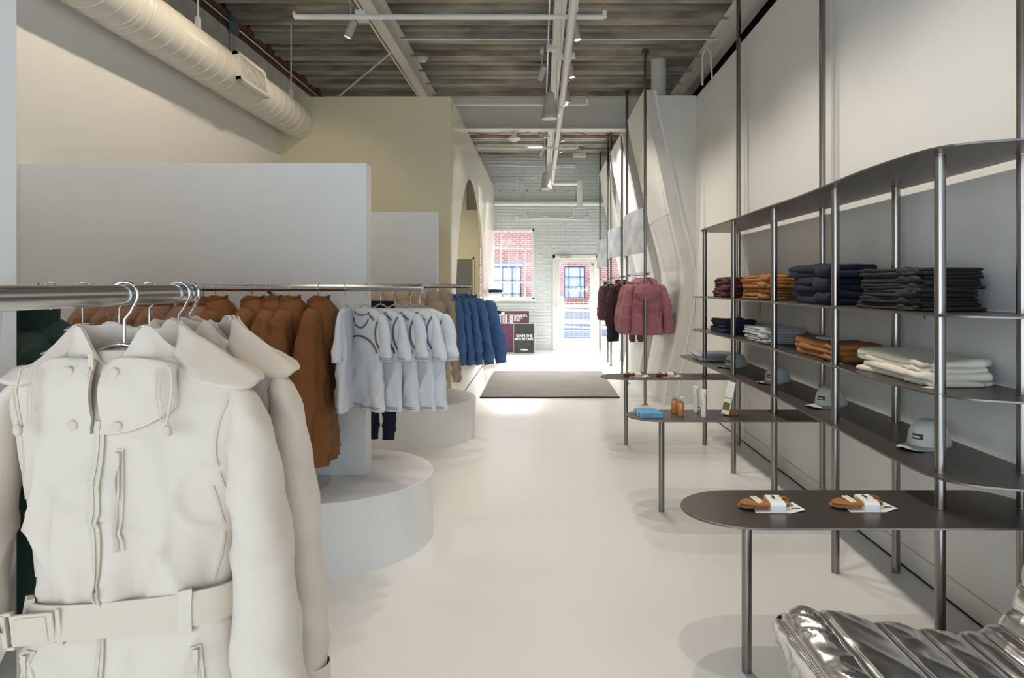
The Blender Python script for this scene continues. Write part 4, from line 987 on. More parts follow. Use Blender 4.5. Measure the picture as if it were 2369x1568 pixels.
# posters on the racks, bowed sheets
for (ya, yb, z0, z1, m, lb, seed) in ((8.62, 10.38, 1.91, 2.48, 'photo_a', 'pale snowy photo sheet bowed between posts of the pink jacket rack', 1), (11.05, 12.73, 1.97, 2.46, 'photo_b', 'pale blue photo sheet on the maroon jacket rack', 2), (13.4, 15.08, 1.86, 2.42, 'photo_c', 'dark forest photo sheet on the rack by the back door', 3)):
    t = thing('photo_sheet', lb, 'poster', (1.32, ya, z0)); q = MB(); n = 24; rings = []
    for i in range(n+1):
        u = i/n; y = (yb-ya)*u; x = -.022-.11*math.sin(PI*u); zz_ = .0
        rings.append([(x, y, 0), (x, y, z1-z0), (x+.003, y, z1-z0), (x+.003, y, 0)])
    q.loft(rings); q.build('sheet', M[m], t, smooth=50)
    q = MB()
    for y in (0, yb-ya):
        for z in (.03, z1-z0-.03): q.box(-.022, .0, y-.012, y+.012, z-.01, z+.01)
    q.build('clip', M['steel'], t)
# wall shelves near the door and on the arch wall
for i, z in enumerate((.47, .93, 1.35)):
    t = thing('wall_shelf', 'white floating shelf on the arch wall, %s of three' % ('lowest', 'middle', 'topmost')[i], 'shelf', (-1.06, 13.6, z), 0, 'white shelves on the arch wall')
    MB().box(0, .32, -.35, .55, -.025, 0).build('board', M['frame'], t, bevel=.004); MB().box(0, .02, -.3, .5, -.07, -.025).build('support', M['frame'], t)
for i, z in enumerate((.55, .95, 1.30)):
    t = thing('wall_shelf', 'white thin shelf beside the back door, %s of three' % ('lowest', 'middle', 'topmost')[i], 'shelf', (1.46, 15.3, z), 0, 'white shelves by the back door')
    MB().box(-.22, .12, -.2, .3, -.02, 0).build('board', M['frame'], t, bevel=.004)
# ------------------------------------------------------------------ steel shelving with low tables
unit = thing('shelving_unit', 'wavy dark steel shelving on round posts along the right wall', 'shelving', (0, 0, 0))
PX, PXB = 1.555, 1.875
PY_ = (2.656, 3.60, 4.54, 5.50, 6.46)
def catmull(P, n=8):
    out = []
    for i in range(len(P)-1):
        p0, p1, p2, p3 = P[max(i-1, 0)], P[i], P[i+1], P[min(i+2, len(P)-1)]
        for j in range(n):
            t = j/n; out.append(tuple(.5*((2*p1[k])+(-p0[k]+p2[k])*t+(2*p0[k]-5*p1[k]+4*p2[k]-p3[k])*t*t+(-p0[k]+3*p1[k]-3*p2[k]+p3[k])*t**3) for k in (0, 1)))
    return out+[P[-1]]
BX = 1.930
def outline(front):
    F = catmull(front, 8); return [(BX, front[0][1]+.02)]+F+[(BX, front[-1][1]-.01)]
SH = [(2.03, [(1.90, 2.375), (1.70, 2.40), (1.50, 2.52), (1.455, 2.76), (1.45, 3.10), (1.485, 3.66), (1.505, 4.1), (1.50, 4.66), (1.515, 5.5), (1.51, 6.2), (1.53, 6.52), (1.62, 6.68), (1.8, 6.72)]),
      (1.40, [(1.90, 2.40), (1.70, 2.44), (1.54, 2.55), (1.505, 2.76), (1.50, 3.10), (1.495, 3.66), (1.50, 4.1), (1.52, 4.66), (1.505, 5.5), (1.46, 6.2), (1.45, 6.50), (1.55, 6.66), (1.8, 6.70)]),
      (1.09, [(1.90, 2.42), (1.74, 2.475), (1.60, 2.55), (1.532, 2.70), (1.505, 2.93), (1.51, 3.25), (1.53, 3.60), (1.53, 4.54), (1.50, 5.44), (1.455, 6.2), (1.44, 6.45), (1.54, 6.62), (1.8, 6.66)]),
      (.785, [(1.90, 2.37), (1.72, 2.43), (1.56, 2.50), (1.495, 2.627), (1.48, 2.84), (1.485, 3.05), (1.505, 3.5), (1.51, 3.80), (1.525, 4.56), (1.505, 5.4), (1.475, 6.17), (1.425, 6.75), (1.425, 6.96), (1.52, 7.08), (1.8, 7.10)])]
for z, F in SH:
    MB().prism(outline(F), 'z', z-.005, z+.004).build('shelf', M['shelf'], unit, bevel=.0012)
TY = ((2.66, .2275), (4.545, .205), (6.45, .21))
for (y, r) in TY:
    pl = [(.80-r*math.sin(a)*1.1, y+r*math.cos(a)) for a in [PI*i/28 for i in range(29)]]
    pr = [(1.80+.135*math.sin(a), y-r*math.cos(a)) for a in [PI*i/20 for i in range(21)]]
    tp = MB().prism(pl+pr, 'z', .642, .65).build('low_table_top', M['shelf'], unit, bevel=.0015)
    lg = MB().cyl((.81, y+.02, 0), (.81, y+.02, .642), .0195, 24).build('table_leg', M['steel'], unit, smooth=50)
for i, y in enumerate(PY_):
    for x in (PX, PXB):
        top = 4.45 if (x == PXB and i in (0, 2, 4)) else 2.026
        p = MB().cyl((x, y, 0), (x, y, top), .0205, 28).build('post', M['steel'], unit, smooth=50)
        q = MB()
        zs = [1.404, 1.094, .789]+([.65] if i in (0, 2, 4) else [])
        for z in zs: q.tube([(x+.0215*math.cos(a), y+.0215*math.sin(a), z+.001) for a in [2*PI*j/24 for j in range(24)]], .0022, 6, closed=True)
        q.tube([(x+.0215*math.cos(a), y+.0215*math.sin(a), 2.024) for a in [2*PI*j/24 for j in range(24)]], .0022, 6, closed=True)
        q.build('weld_ring', M['steel'], p, smooth=60)
        if top > 4: MB().lathe([(.045, 4.44), (.045, 4.45)], 16, (x, y, 0)).box(x-.0212, x+.0212, y-.0212, y+.0212, 3.43, 3.432).build('ceiling_flange', M['steel'], p)

# ------------------------------------------------------------------ folded garments
def folded_mesh(w, d, h, seed, layers=2, rough=1.0):
    """w along x (depth of shelf), d along y, h height; bulging folded layers, top cap"""
    m_ = MB(); n = 88; rows = []; per = 7
    def foot(a, f, zrow):
        c, s_ = math.cos(a), math.sin(a)
        x = w/2*sp(c, .32)*f; y = d/2*sp(s_, .32)*f
        k = .020*nz(c*1.6+seed, s_*1.6, zrow*1.3+seed)+.010*nz(c*4+seed, s_*4, zrow*2)
        return x*(1+k/w*2.2*rough), y*(1+k/d*2.2*rough)
    lh = h/layers
    for L in range(layers):
        off = .010*math.sin(seed*3+L*2.1)
        for r in range(per):
            t = r/(per-1); b = math.sqrt(max(0, 1-(2*t-1)**2))
            rows.append((L*lh+lh*t, 1-.075*(1-b)*(.07/ max(.05, w)), L, off, b))
    rings = []
    for (z, f, L, off, b) in rows:
        ring = []
        for j in range(n):
            a = 2*PI*j/n; inset = .012*(1-b)
            x, y = foot(a, 1, L*2.2)
            ln = math.hypot(x, y); x *= 1-inset/ln; y *= 1-inset/ln
            x += off*.5; y += off
            zz_ = z+.014*rough*nz(x*5+seed, y*5, seed)*(z/h)+.010*rough*nz(x*11+seed, y*11, L+seed)*(z/h)*b
            ring.append((x, y, max(0.0, zz_)))
        rings.append(ring)
    # top cap
    last = rings[-1]
    for f in (.94, .85, .7, .5, .3, .12):
        rr = []
        for (x, y, z) in last:
            xx, yy = x*f, y*f
            zz_ = h+.006*(1-f)+.014*rough*nz(xx*5+seed, yy*5, seed)+.008*rough*nz(xx*11+seed, yy*11, layers-1+seed)*f+.004*rough*(1-abs(nz(xx*9+seed, yy*7+4, seed)))**4
            rr.append((xx, yy, zz_))
        rings.append(rr)
    m_.loft(rings, True, True, True); return m_
def stack(name, cat, m, xs, ys, z, n, h, labels, group, seed, layers=2, rough=1.0, extra=None):
    w = xs[1]-xs[0]; d = ys[1]-ys[0]; zc = z
    protos = []
    for i in range(n):
        hh = h*(1+.12*math.sin(seed+i*2.3))
        t = thing(name, labels[i], cat, ((xs[0]+xs[1])/2+random.uniform(-.006, .006), (ys[0]+ys[1])/2+random.uniform(-.012, .012), zc), random.uniform(-.035, .035), group)
        folded_mesh(w*random.uniform(.96, 1.0), d*random.uniform(.95, 1.0), hh, seed+i*1.7, layers, rough).build('folded_cloth', m, t, smooth=55)
        # rolled fold edge facing the aisle
        q = MB(); rr = hh*.46; L = d*.30
        pts = [(-w/2+.012+.006*math.sin(k*1.1+i), -d/2+.02+L*k/6, hh*.5+.004*math.sin(k*2+i)) for k in range(7)]
        q.tube(pts, [rr*.6, rr, rr*1.02, rr, rr*.98, rr*.9, rr*.4], 14); q.build('rolled_fold', m, t, smooth=60)
        zc += hh*.985
    return zc
lay = ['lowest', 'second', 'third', 'fourth', 'fifth', 'topmost']
def labs(n, what): return ['%s %s' % ((['lowest']+lay[1:n-1]+['topmost'])[i], what) for i in range(n)]
Z2 = 1.4045; Z3 = 1.0945; Z4 = .7895
stack('folded_fleece', 'sweater', M['marfold'], (1.59, 1.87), (5.80, 6.36), Z2, 3, .057, labs(3, 'folded maroon fleece on the upper shelf'), 'maroon stack', 200, 2)
stack('folded_jacket', 'jacket', M['rustf'], (1.585, 1.87), (4.78, 5.42), Z2, 4, .045, labs(4, 'folded rust jacket in the upper shelf stack'), 'rust upper stack', 210, 2)
stack('folded_fleece', 'sweater', M['navy'], (1.585, 1.87), (3.72, 4.36), Z2, 3, .075, labs(3, 'folded thick navy fleece on the upper shelf'), 'navy upper stack', 220, 2, 1.3)
stack('folded_jacket', 'jacket', M['black'], (1.585, 1.885), (2.86, 3.47), Z2, 6, .0315, labs(6, 'folded black quilted jacket on the upper shelf'), 'black stack', 230, 2)
stack('folded_shorts', 'shorts', M['denim'], (1.585, 1.87), (5.88, 6.42), Z3, 3, .036, labs(3, 'folded navy garment on the middle shelf'), 'navy middle stack', 240, 2)
stack('folded_sweatshirt', 'sweater', M['grey'], (1.585, 1.88), (4.78, 5.42), Z3, 3, .036, labs(3, 'folded grey marl sweatshirt on the middle shelf'), 'grey stack', 250, 2)
zt_ = stack('folded_sweatshirt', 'sweater', M['rustf'], (1.585, 1.88), (3.66, 4.32), Z3, 3, .033, labs(3, 'folded rust sweatshirt on the middle shelf'), 'rust middle stack', 260, 1)
o = MB().box(1.63, 1.80, 3.90, 4.05, zt_+.006, zt_+.016).build('printed_emblem', M['grey'], bevel=.004); tag(o, 'grey embroidered shape on the topmost rust sweatshirt', 'emblem')
zt_ = stack('folded_sweatshirt', 'sweater', M['creamf'], (1.585, 1.885), (2.80, 3.47), Z3, 4, .027, labs(4, 'folded cream sweatshirt on the middle shelf'), 'cream stack', 270, 1, 1.2)
stack('folded_tee', 't-shirt', M['grey'], (1.51, 1.86), (6.42, 6.86), Z4, 2, .034, labs(2, 'folded pale grey tee at the far end of the cap shelf'), 'pale tee stack', 280, 1)
for x, y, z, lb, m in ((1.60, 2.80, Z3+.001, 'small white price card beside the cream sweatshirts', 'paper'), (1.585, 3.66, Z3+.001, 'small white price card beside the rust sweatshirts', 'paper')):
    t = thing('price_card', lb, 'card', (x, y, z), .5); MB().box(-.03, .03, -.02, .02, 0, .002).build('card', M[m], t); MB().tube([(.03, 0, .001), (.06, .02, .002)], .0008, 5).build('string', M[m], t)
t = thing('hang_tag', 'olive price tag hanging under the upper shelf', 'tag', (1.70, 5.30, 1.395)); MB().box(-.002, .002, -.03, .03, -.125, -.012).build('card', M['tagolive'], t); MB().cyl((0, 0, -.012), (0, 0, .0), .001, 5).build('string', M['tagolive'], t)
t = thing('hang_tag', 'tip of a yellow tag under the upper shelf below the black stack', 'tag', (1.66, 2.95, 1.395)); MB().prism([(-.02, 0), (.02, 0), (0, -.03)], 'x', -.001, .001).build('card', M['tagolive'], t)

# ------------------------------------------------------------------ caps
def make_cap():
    t = thing('cap', 'x', 'cap')
    m_ = MB(); rings = []; n = 48
    for i in range(15):
        u = i/14; a = u*PI/2; r = math.cos(a)**.62 if u < 1 else 0.02; z = .118*math.sin(a)
        rings.append([Vector((.105*max(r, .02)*math.cos(th)+.012*(1-u)*0, .082*max(r, .02)*math.sin(th), z+.003*nz(math.cos(th)*3, math.sin(th)*3, z*20)))+Vector((-.010*math.sin(a), 0, 0)) for th in [2*PI*j/n for j in range(n)]])
    m_.loft(rings, True, True, True); m_.build('crown', M['cap'], t, smooth=180)
    q = MB(); top = []
    for k in range(8):
        f = k/7; row = []
        for j in range(25):
            a = PI*.5+PI*j/24; r0 = Vector((.103*math.cos(a), .081*math.sin(a), .010)); r1 = Vector((-.050+.160*math.cos(a), .078*math.sin(a), .012-.006*abs(math.sin(a))))
            p = r0.lerp(r1, f); p.z += .010*(1-abs(math.sin(a)))*f-.004*abs(math.sin(a))*f; row.append(p)
        top.append(row)
    vs = [p for r in top for p in r]; k = len(vs); w_ = 25
    fs = [(i*w_+j, i*w_+j+1, (i+1)*w_+j+1, (i+1)*w_+j) for i in range(7) for j in range(24)]
    vs += [p-Vector((0, 0, .004)) for p in vs[:k]]; fs += [tuple(x+k for x in reversed(f)) for f in fs]
    rim = [j for j in range(w_)]+[i*w_+24 for i in range(1, 8)]+[7*w_+j for j in range(23, -1, -1)]+[i*w_ for i in range(6, 0, -1)]
    for a, b in zip(rim, rim[1:]+rim[:1]): fs.append((a, b, b+k, a+k))
    q.add(vs, fs); q.build('brim', M['cap'], t, smooth=50)
    q = MB()
    for a0 in (-.75, .75, 2.2, -2.2):
        q.tube([Vector((.1065*math.cos(u*PI/2)**.62*math.cos(PI+a0*(1-.2*u))-.010*math.sin(u*PI/2), .0835*math.cos(u*PI/2)**.62*math.sin(PI+a0*(1-.2*u)), .119*math.sin(u*PI/2))) for u in [i/12*.97 for i in range(13)]], .0009, 5)
    q.build('seam', M['capb'], t)
    # leather patch on the front
    zc = .05; q = MB(); rings = []
    for i in range(9):
        th = PI+.06+(i/8-.5)*.62
        def P(zz_, o): 
            a = math.asin(zz_/.118); r = math.cos(a)**.62; return Vector(((.105*r+o)*math.cos(th)-.010*math.sin(a), (.082*r+o)*math.sin(th), zz_))
        rings.append([P(.040, .0035), P(.063, .0035), P(.063, -.001), P(.040, -.001)])
    q.loft(rings); pt = q.build('patch', M['patch'], t, smooth=40)
    p = Vector((-.105, -.006, .0475)); 
    text('Halfdays', .012, M['wletter'], pt, Matrix.Translation((-.1085, .0215, .0478)) @ Matrix.Rotation(-PI/2, 4, 'Z') @ Matrix.Rotation(math.radians(70), 4, 'X'), bold=.0002)
    q = MB(); q.tube([(.098*math.cos(a), .078*math.sin(a), .012) for a in [-.7+1.4*i/10 for i in range(11)]], .004, 6); q.build('strap', M['capb'], t)
    return t
cp = make_cap()
for i, (x, y, rz) in enumerate(((1.765, 3.10, .55), (1.755, 4.12, .55), (1.775, 5.10, .55), (1.735, 6.05, .5))):
    place(cp, used_g, (x, y, Z4), rz, ['nearest pale grey cap behind the front post on the lower shelf', 'second pale grey cap from the near end of the lower shelf', 'third pale grey cap from the near end of the lower shelf', 'farthest pale grey cap beside the pale tees on the lower shelf'][i], 'caps on the lower shelf')

# ------------------------------------------------------------------ things on the low tables
def make_socks():
    t = thing('sock_bundle', 'x', 'socks')
    def blob(L, W, Hh, cx, cy, cz, seed, rot=0, name='sock', m=None):
        m_ = MB(); rings = []; n = 24
        for i in range(17):
            u = i/16; f = math.sqrt(max(0.0, 1-(2*u-1)**4))*(.75+.25*math.sin(u*PI))+.02
            ring = []
            for j in range(n):
                a = 2*PI*j/n; p = Vector((L*(u-.5), W*f*sp(math.cos(a), .8), Hh*f*sp(math.sin(a), .8)))
                p += Vector((0, 1, 1))*.003*nz(p.x*40+seed, p.y*40, p.z*40); ring.append(p)
            rings.append([Matrix.Rotation(rot, 3, 'Z') @ p+Vector((cx, cy, cz)) for p in ring])
        m_.loft(rings); return m_.build(name, m or M['rustf'], t, smooth=180)
    blob(.15, .034, .010, -.025, .012, .013, 1, .08)
    blob(.13, .032, .010, -.030, -.004, .028, 2, -.05)
    for k in range(2):
        q = MB(); q.tube([(-.040+.012*k, .030, .034), (-.048+.012*k, .012, .044), (-.040+.012*k, -.012, .040), (-.030+.012*k, -.028, .030)], .005, 8, flat=(1.2, 1)); q.build('cuff', M['creamf'], t, smooth=60)
    q = MB(); q.tube([(.045, .02, .016), (.072, .02, .024), (.078, .02, .034), (.064, .02, .041), (.045, .02, .040)], .006, 8); q.tube([(.045, -.012, .014), (.070, -.014, .022), (.074, -.014, .030), (.060, -.014, .037), (.045, -.012, .038)], .006, 8)
    q.build('rolled_toe', M['rustf'], t, smooth=60)
    q = MB(); q.tube([(.048, -.016, .018), (.062, -.017, .023), (.064, -.017, .029), (.050, -.016, .031)], .004, 8); q.build('cream_heel', M['creamf'], t, smooth=60)
    q = MB(); rings = []
    for x in (.002, .052): rings.append([(x, -.045, .002), (x, -.046, .030), (x, -.038, .041), (x, .034, .046), (x, .042, .038), (x, .044, .002)])
    q.loft(rings); bd = q.build('paper_band', M['paper'], t, bevel=.0015)
    text('Halfdays', .012, M['ink'], bd, Matrix.Translation((.020, .026, .0463)) @ Matrix.Rotation(-PI/2, 4, 'Z') @ Matrix.Rotation(-.06, 4, 'Y'), bold=.0002)
    q = MB(); q.add([(-.05, -.046, .001), (.07, -.046, .001), (.125, -.02, .006), (.105, .05, .010), (.06, .04, .004), (-.04, .03, .001)]+[(-.05, -.046, .0025), (.07, -.046, .0025), (.125, -.02, .0075), (.105, .05, .0115), (.06, .04, .0055), (-.04, .03, .0025)],
          [(0, 1, 2, 3, 4, 5), (11, 10, 9, 8, 7, 6)]+[(i, i+6, (i+1) % 6+6, (i+1) % 6) for i in range(6)]); cd = q.build('backing_card', M['paper'], t)
    q = MB(); q.box(.088, .096, .018, .026, .0095, .0105); q.box(.085, .112, -.004, -.002, .0065, .0085); q.box(.085, .110, -.012, -.010, .0065, .0085); q.build('print', M['ink'], cd)
    return t
sk = make_socks()
TT = .6505
for i, (x, y, rz, lb) in enumerate(((.875, 2.64, -.04, 'left rust socks bundle on the nearest low table'), (1.235, 2.65, .0, 'right rust socks bundle on the nearest low table'), (.885, 6.42, -.04, 'left socks bundle on the farthest low table'), (1.19, 6.42, .02, 'right socks bundle on the farthest low table'))):
    place(sk, used_g, (x, y, TT), rz, lb, 'sock bundles', (1.12, 1.12, .95))
for i in range(3):
    t = thing('carton', 'small blue carton on the middle low table, %s of the row' % ('front', 'middle', 'rear')[i], 'box', (.725-.012*i, 4.455+.064*i, TT), 0, 'blue cartons')
    MB().box(-.072, .072, -.028, .028, 0, .034).build('carton_body', M['bluebox'], t, bevel=.002); MB().box(-.0725, -.071, -.0275, .0275, .001, .033).build('end_flap', M['paper'], t)
for i, (x, y, h) in enumerate(((.925, 4.50, .125), (.905, 4.60, .125))):
    t = thing('spray_bottle', '%s spray bottle of orange liquid on the middle low table' % ('front', 'rear')[i], 'bottle', (x, y, TT), 0, 'orange spray bottles')
    MB().lathe([(.021, .001), (.023, .004), (.023, .082), (.020, .088), (.008, .090)], 20).build('liquid_body', M['orangel'], t, smooth=40)
    MB().lathe([(.011, .089), (.012, .10), (.0235, .088), (.0235, .09), (.0125, .104), (.012, .115)], 18).box(-.006, .016, -.006, .006, .118, .130).cyl((0, 0, .113), (0, 0, .120), .006, 10).build('pump', M['clearp'], t, smooth=40)
for i, (x, y) in enumerate(((1.065, 4.46), (1.055, 4.63))):
    t = thing('cream_tube', '%s white tube with yellow print on the middle low table' % ('front', 'rear')[i], 'tube', (x, y, TT), -.3, 'white tubes')
    MB().lathe([(.016, 0), (.017, .003), (.017, .026), (.016, .028)], 20).build('cap', M['paper'], t, smooth=40)
    m_ = MB(); rings = []
    for k in range(9):
        u = k/8; rings.append([(lerp(.017, .0185, u)*math.cos(a), lerp(.017, .0025, u)*math.sin(a), .028+.155*u) for a in [2*PI*j/24 for j in range(24)]])
    m_.loft(rings); m_.build('tube_body', M['paper'], t, smooth=60)
    q = MB()
    q.tube([(-.002+.012*math.cos(a), -.0135+.0015*math.sin(a)*0-.0, .10+.016*math.sin(a)) for a in [PI*.3+PI*1.2*j/12 for j in range(13)]], .0018, 6); q.box(.004, .014, -.013, -.008, .13, .16); q.build('print', M['yellow'], t)
t = thing('card_stand', 'tilted white info card in a wooden block on the middle low table', 'sign', (1.245, 4.53, TT), .35)
MB().box(-.015, .06, -.028, .028, 0, .024).build('block', M['wood'], t, bevel=.002); MB().box(-.075, -.012, -.028, .028, 0, .012).build('acrylic_foot', M['clearp'], t)
Rm = Matrix.Rotation(.26, 3, 'Y'); q = MB(); q.obox(Vector((0, -.005, .115)), (.0022, .040, .108), Rm); q.build('card', M['paper'], t)
q = MB(); q.obox(Vector((0, -.005, .115))+Rm @ Vector((-.0026, 0, .0)), (.0006, .038, .0015), Rm); q.build('print', M['ink'], t)
q = MB(); q.obox(Vector((0, -.005, .115))+Rm @ Vector((-.0026, 0, -.055)), (.0006, .036, .024), Rm); q.build('picture', M['tagolive'], t)
for i, (y, z, m) in enumerate(((13.75, 1.351, 'denim'), (13.45, .931, 'navy'), (13.5, .471, 'navy'))):
    for k in range(2):
        t = thing('folded_jeans', 'folded %s on the %s arch wall shelf, %s one' % (('blue denim', 'navy trousers', 'dark trousers')[i], ('topmost', 'middle', 'lowest')[i], ('lower', 'upper')[k]), 'trousers', (-.90, y, z+.030*k), 0, 'folded jeans')
        folded_mesh(.26, .30, .031, 300+i*5+k, 2).build('folded_cloth', M[m], t, smooth=55)

# ------------------------------------------------------------------ rug and posters at the far end
m_ = MB(); n = 60
def rugz(x, y): return .020+.002*nz(x*2, y*2, 1)+(.012*math.exp(-((x-.55)/.22)**2) if y < -1.2 else 0)
nx, ny = 40, 40; vs = []
for i in range(ny+1):
    for j in range(nx+1):
        x = -.93+1.86*j/nx; y = -1.36+2.72*i/ny; vs.append((x, y, rugz(x, y)))
k = len(vs); w_ = nx+1
fs = [(i*w_+j, i*w_+j+1, (i+1)*w_+j+1, (i+1)*w_+j) for i in range(ny) for j in range(nx)]
vs += [(x, y, max(.001, z-.019)) for x, y, z in vs[:k]]; fs += [tuple(a+k for a in reversed(f)) for f in fs]
rim = [j for j in range(w_)]+[i*w_+nx for i in range(1, ny+1)]+[ny*w_+j for j in range(nx-1, -1, -1)]+[i*w_ for i in range(ny-1, 0, -1)]
for a, b in zip(rim, rim[1:]+rim[:1]): fs.append((a, b, b+k, a+k))
rug = thing('area_rug', 'mottled grey brown rug lying in the aisle', 'rug', (.125, 10.46, 0))
m_.add(vs, fs); m_.build('pile', M['rug'], rug, smooth=50)
q = MB(); q.box(-.932, .932, -1.365, -1.352, .002, .016); q.box(-.932, .932, 1.352, 1.365, .002, .016); q.build('binding', M['dark'], rug)
def board(name, label, loc, w, h, tilt, face, lines):
    t = thing(name, label, 'poster', loc); t.rotation_euler = (-tilt, 0, 0)
    MB().box(-w/2, w/2, 0, .022, 0, h).build('board', M['ink'] if face == 'purple' else M['creamf'], t, bevel=.002)
    f = MB().box(-w/2+.008, w/2-.008, -.003, 0, .008, h-.008).build('print', M[face], t)
    for (b, size, x, z, al, ln) in lines: text(b, size, M['wletter'], f, Matrix.Translation((x, -.0042, z)) @ FACE_CAM, align=al, line=ln, bold=.0025, spacing=.92)
    return t
board('poster_board', 'tall purple poster board leaning on the far wall', (-.565, 15.25, .003), .62, .915, .09, 'purple', [('FOR THE ELEMENTS.\nFOR THE SPORT.\nFOR THE FUN.\nFOR HER.', .066, -.285, .79, 'LEFT', .80), ('~', .05, -.21, .03, 'CENTER', 1)])
board('poster_board', 'small dark olive poster board leaning before the purple one', (-.355, 14.95, .003), .46, .655, .10, 'olive', [('OWN THE\nMOUNTAIN.', .080, .0, .355, 'CENTER', .85), ('Halfdays', .05, 0, .065, 'CENTER', 1)])

# ------------------------------------------------------------------ street outside
YO = 25.0
ob = thing('brick_building', 'red brick building across the street behind the back wall', 'building', (0, YO, 0))
oq = MB(); 
def owb(a, b, c, d): oq.box(a, b, 0, .3, c, d)
wins = [(.90, 1.62, 1.02, 2.14), (-1.75, -.72, .2, 2.15)]
owb(-9, -1.75, 0, 4.6); owb(-1.75, -.72, 2.15, 4.6); owb(-1.75, -.72, 0, .2); owb(-.72, .90, 0, 4.6); owb(.90, 1.62, 0, 1.02); owb(.90, 1.62, 2.14, 4.6); owb(1.62, 9, 0, 4.6)
oq.build('facade', M['outbrick'], ob)
for i in range(13): MB().box(.85+.063*i, .85+.063*i+.052, -.02, .01, 2.16, 2.36).build('lintel_brick', M['outbrick'], ob)
for (a, b, c, d), cols_, rows_ in ((wins[0], (.2, .78), (.36, .68)), (wins[1], (.35, .7), (.5, .75))):
    f = MB()
    for x in (0,)+cols_+(1,): xx = lerp(a, b, x); f.box(xx-.02, xx+.02, .0, .06, c, d)
    for z in (0,)+rows_+(1,): zz2 = lerp(c, d, z); f.box(a, b, .0, .06, zz2-.02, zz2+.02)
    wq = f.build('window', M['outblue'], ob); MB().box(a, b, .08, .09, c, d).build('pane', M['outglass'], wq)
MB().box(-1.85, -.62, -.06, .0, 2.15, 2.32).build('door_head', M['outblue'], ob); MB().box(.85, 1.67, -.05, .02, .94, 1.02).build('window_sill', M['outbrick'], ob)
rp = thing('street_ramp', 'grey concrete ramp with rails outside the back door', 'ramp', (1.0, 19.2, -.02))
MB().prism([(-3, 0), (3, 0), (3, .62), (-3, .86)], 'y', 1.2, 3.0).build('ramp_wall', M['outconc'], rp)
for z in (.42, .60, .88, .55): MB().tube([(-2.6, 0, z+.03), (2.6, 0, z-.22)], .022, 8).build('rail', M['outgrey'], rp)
for x in (-.38, 1.6): MB().box(x-.045, x+.045, -.04, .04, 0, 1.2).build('post', M['outgrey'], rp)
q = MB()
for i in range(30): q.box(-2.0+.13*i, -1.994+.13*i, .06, .066, .05, 1.05)
for i in range(9): q.box(-2.0, 1.9, .06, .066, .06+.12*i, .066+.12*i)
q.build('mesh_panel', M['outgrey'], rp)
MB().box(-1.2, .55, .3, .7, .0, .20).build('kerb_cover', M['tarp'], rp)

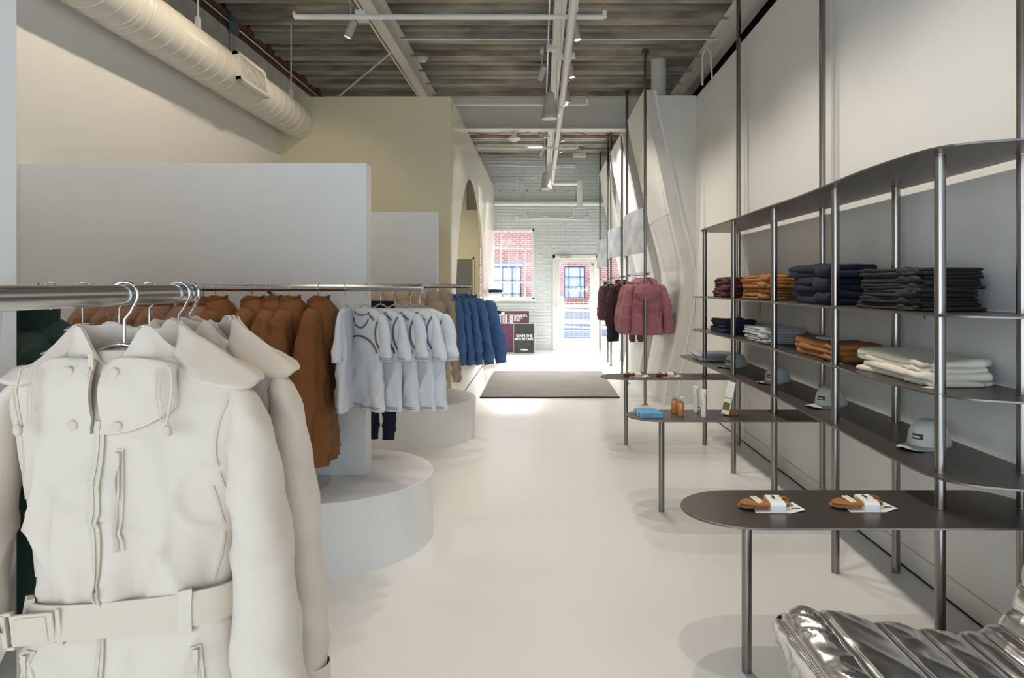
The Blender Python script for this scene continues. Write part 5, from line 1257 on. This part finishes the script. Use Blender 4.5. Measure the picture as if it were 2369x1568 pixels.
# ------------------------------------------------------------------ silver quilted lounge chair
SP = [(.80, .0), (.835, .06), (.862, .14), (.845, .22), (.815, .30), (.792, .385), (.805, .405), (.855, .420), (.937, .427),
      (1.02, .412), (1.09, .398), (1.165, .383), (1.24, .370), (1.31, .360), (1.37, .355), (1.44, .357), (1.49, .366), (1.535, .388), (1.565, .415), (1.592, .460), (1.612, .515), (1.632, .570), (1.655, .625), (1.685, .685), (1.73, .735), (1.79, .745), (1.84, .70), (1.86, .60), (1.87, .45), (1.87, .2), (1.87, 0)]
SEAMS = [(.805, .405), (.937, .427), (1.127, .391), (1.273, .364), (1.40, .355), (1.475, .363), (1.535, .388), (1.58, .44), (1.612, .515), (1.645, .60), (1.685, .685), (1.79, .745), (1.86, .60), (1.87, .3)]
def sofa_mesh():
    P = catmull(SP, 9); L = [0]
    for a, b in zip(P, P[1:]): L.append(L[-1]+math.hypot(b[0]-a[0], b[1]-a[1]))
    sl_ = []
    for s_ in SEAMS:
        i = min(range(len(P)), key=lambda k: (P[k][0]-s_[0])**2+(P[k][1]-s_[1])**2); sl_.append(L[i])
    Y0, Y1, NY = 1.22, 2.345, 96; rings = []; sm = []
    cx, cz = 1.35, .16
    for yi in range(NY+1):
        u = yi/NY; y = lerp(Y0, Y1, u); e = min(u, 1-u)/.07; ed = 0 if e >= 1 else 1-math.sqrt(max(0, 1-(1-e)**2))
        ring = []
        for i, (x, z) in enumerate(P):
            a = P[max(0, i-1)]; b = P[min(len(P)-1, i+1)]; tx, tz = b[0]-a[0], b[1]-a[1]; ll = math.hypot(tx, tz) or 1; nx_, nz_ = -tz/ll, tx/ll
            ds = min(abs(L[i]-q) for q in sl_); nb = sorted(sl_, key=lambda q: abs(q-L[i]))[:2]; span = max(.04, abs(nb[0]-nb[1]))
            bul = (.016 if P[i][0] < 1.5 else .020)*min(1, span/.10)*(1-math.exp(-(ds/.022)**1.2))-.010
            inner = 1-math.exp(-(ds/.03))
            pk = math.exp(-(ds/.05))
            d = bul+.008*inner*nz(x*5, y*3, z*5+2)+.006*pk*inner*nz(L[i]*5, y*14, 3.3)+.006*(1-abs(nz(L[i]*9+y*7, y*4, 8.1)))**6*inner
            if L[i] < sl_[0]+.02 or L[i] < sl_[1]: d += .009*inner*nz(L[i]*9+5, y*10, 4.4)+.016*((1-abs(nz(L[i]*7, y*11+L[i]*8, 1.7)))**6-.15)*inner
            d -= .055*ed
            ring.append(Vector((x+nx_*d, y-ed*.0, max(.001, z+nz_*d) if z > .01 else .001)))
        rings.append(ring)
    m_ = MB(); n = len(P); vs = [p for r in rings for p in r]
    fs = [(i*n+j, i*n+j+1, (i+1)*n+j+1, (i+1)*n+j) for i in range(NY) for j in range(n-1)]
    fs.append(tuple(range(n))); fs.append(tuple(reversed([NY*n+j for j in range(n)])))
    fs += [(i*n, (i+1)*n, (i+1)*n+n-1, i*n+n-1) for i in range(NY)]
    m_.add(vs, fs)
    st = []
    for q in sl_:
        i = min(range(n), key=lambda k: abs(L[k]-q)); 
        for off in (-2, 2):
            ii = max(1, min(n-2, i+off)); st.append([rings[yi][ii]+(rings[yi][ii]-Vector((cx, rings[yi][ii].y, cz))).normalized()*.0006 for yi in range(3, NY-2)])
    return m_, st
sofa = thing('lounge_chair', 'low quilted silver lounge chair at the bottom right corner', 'chair', (0, 0, 0))
m_, st = sofa_mesh(); m_.build('cushion', M['silver'], sofa, smooth=180)
q = MB()
for ln in st: q.tube(ln, .0013, 5)
q.build('seam_stitching', M['thread'], sofa, smooth=60)
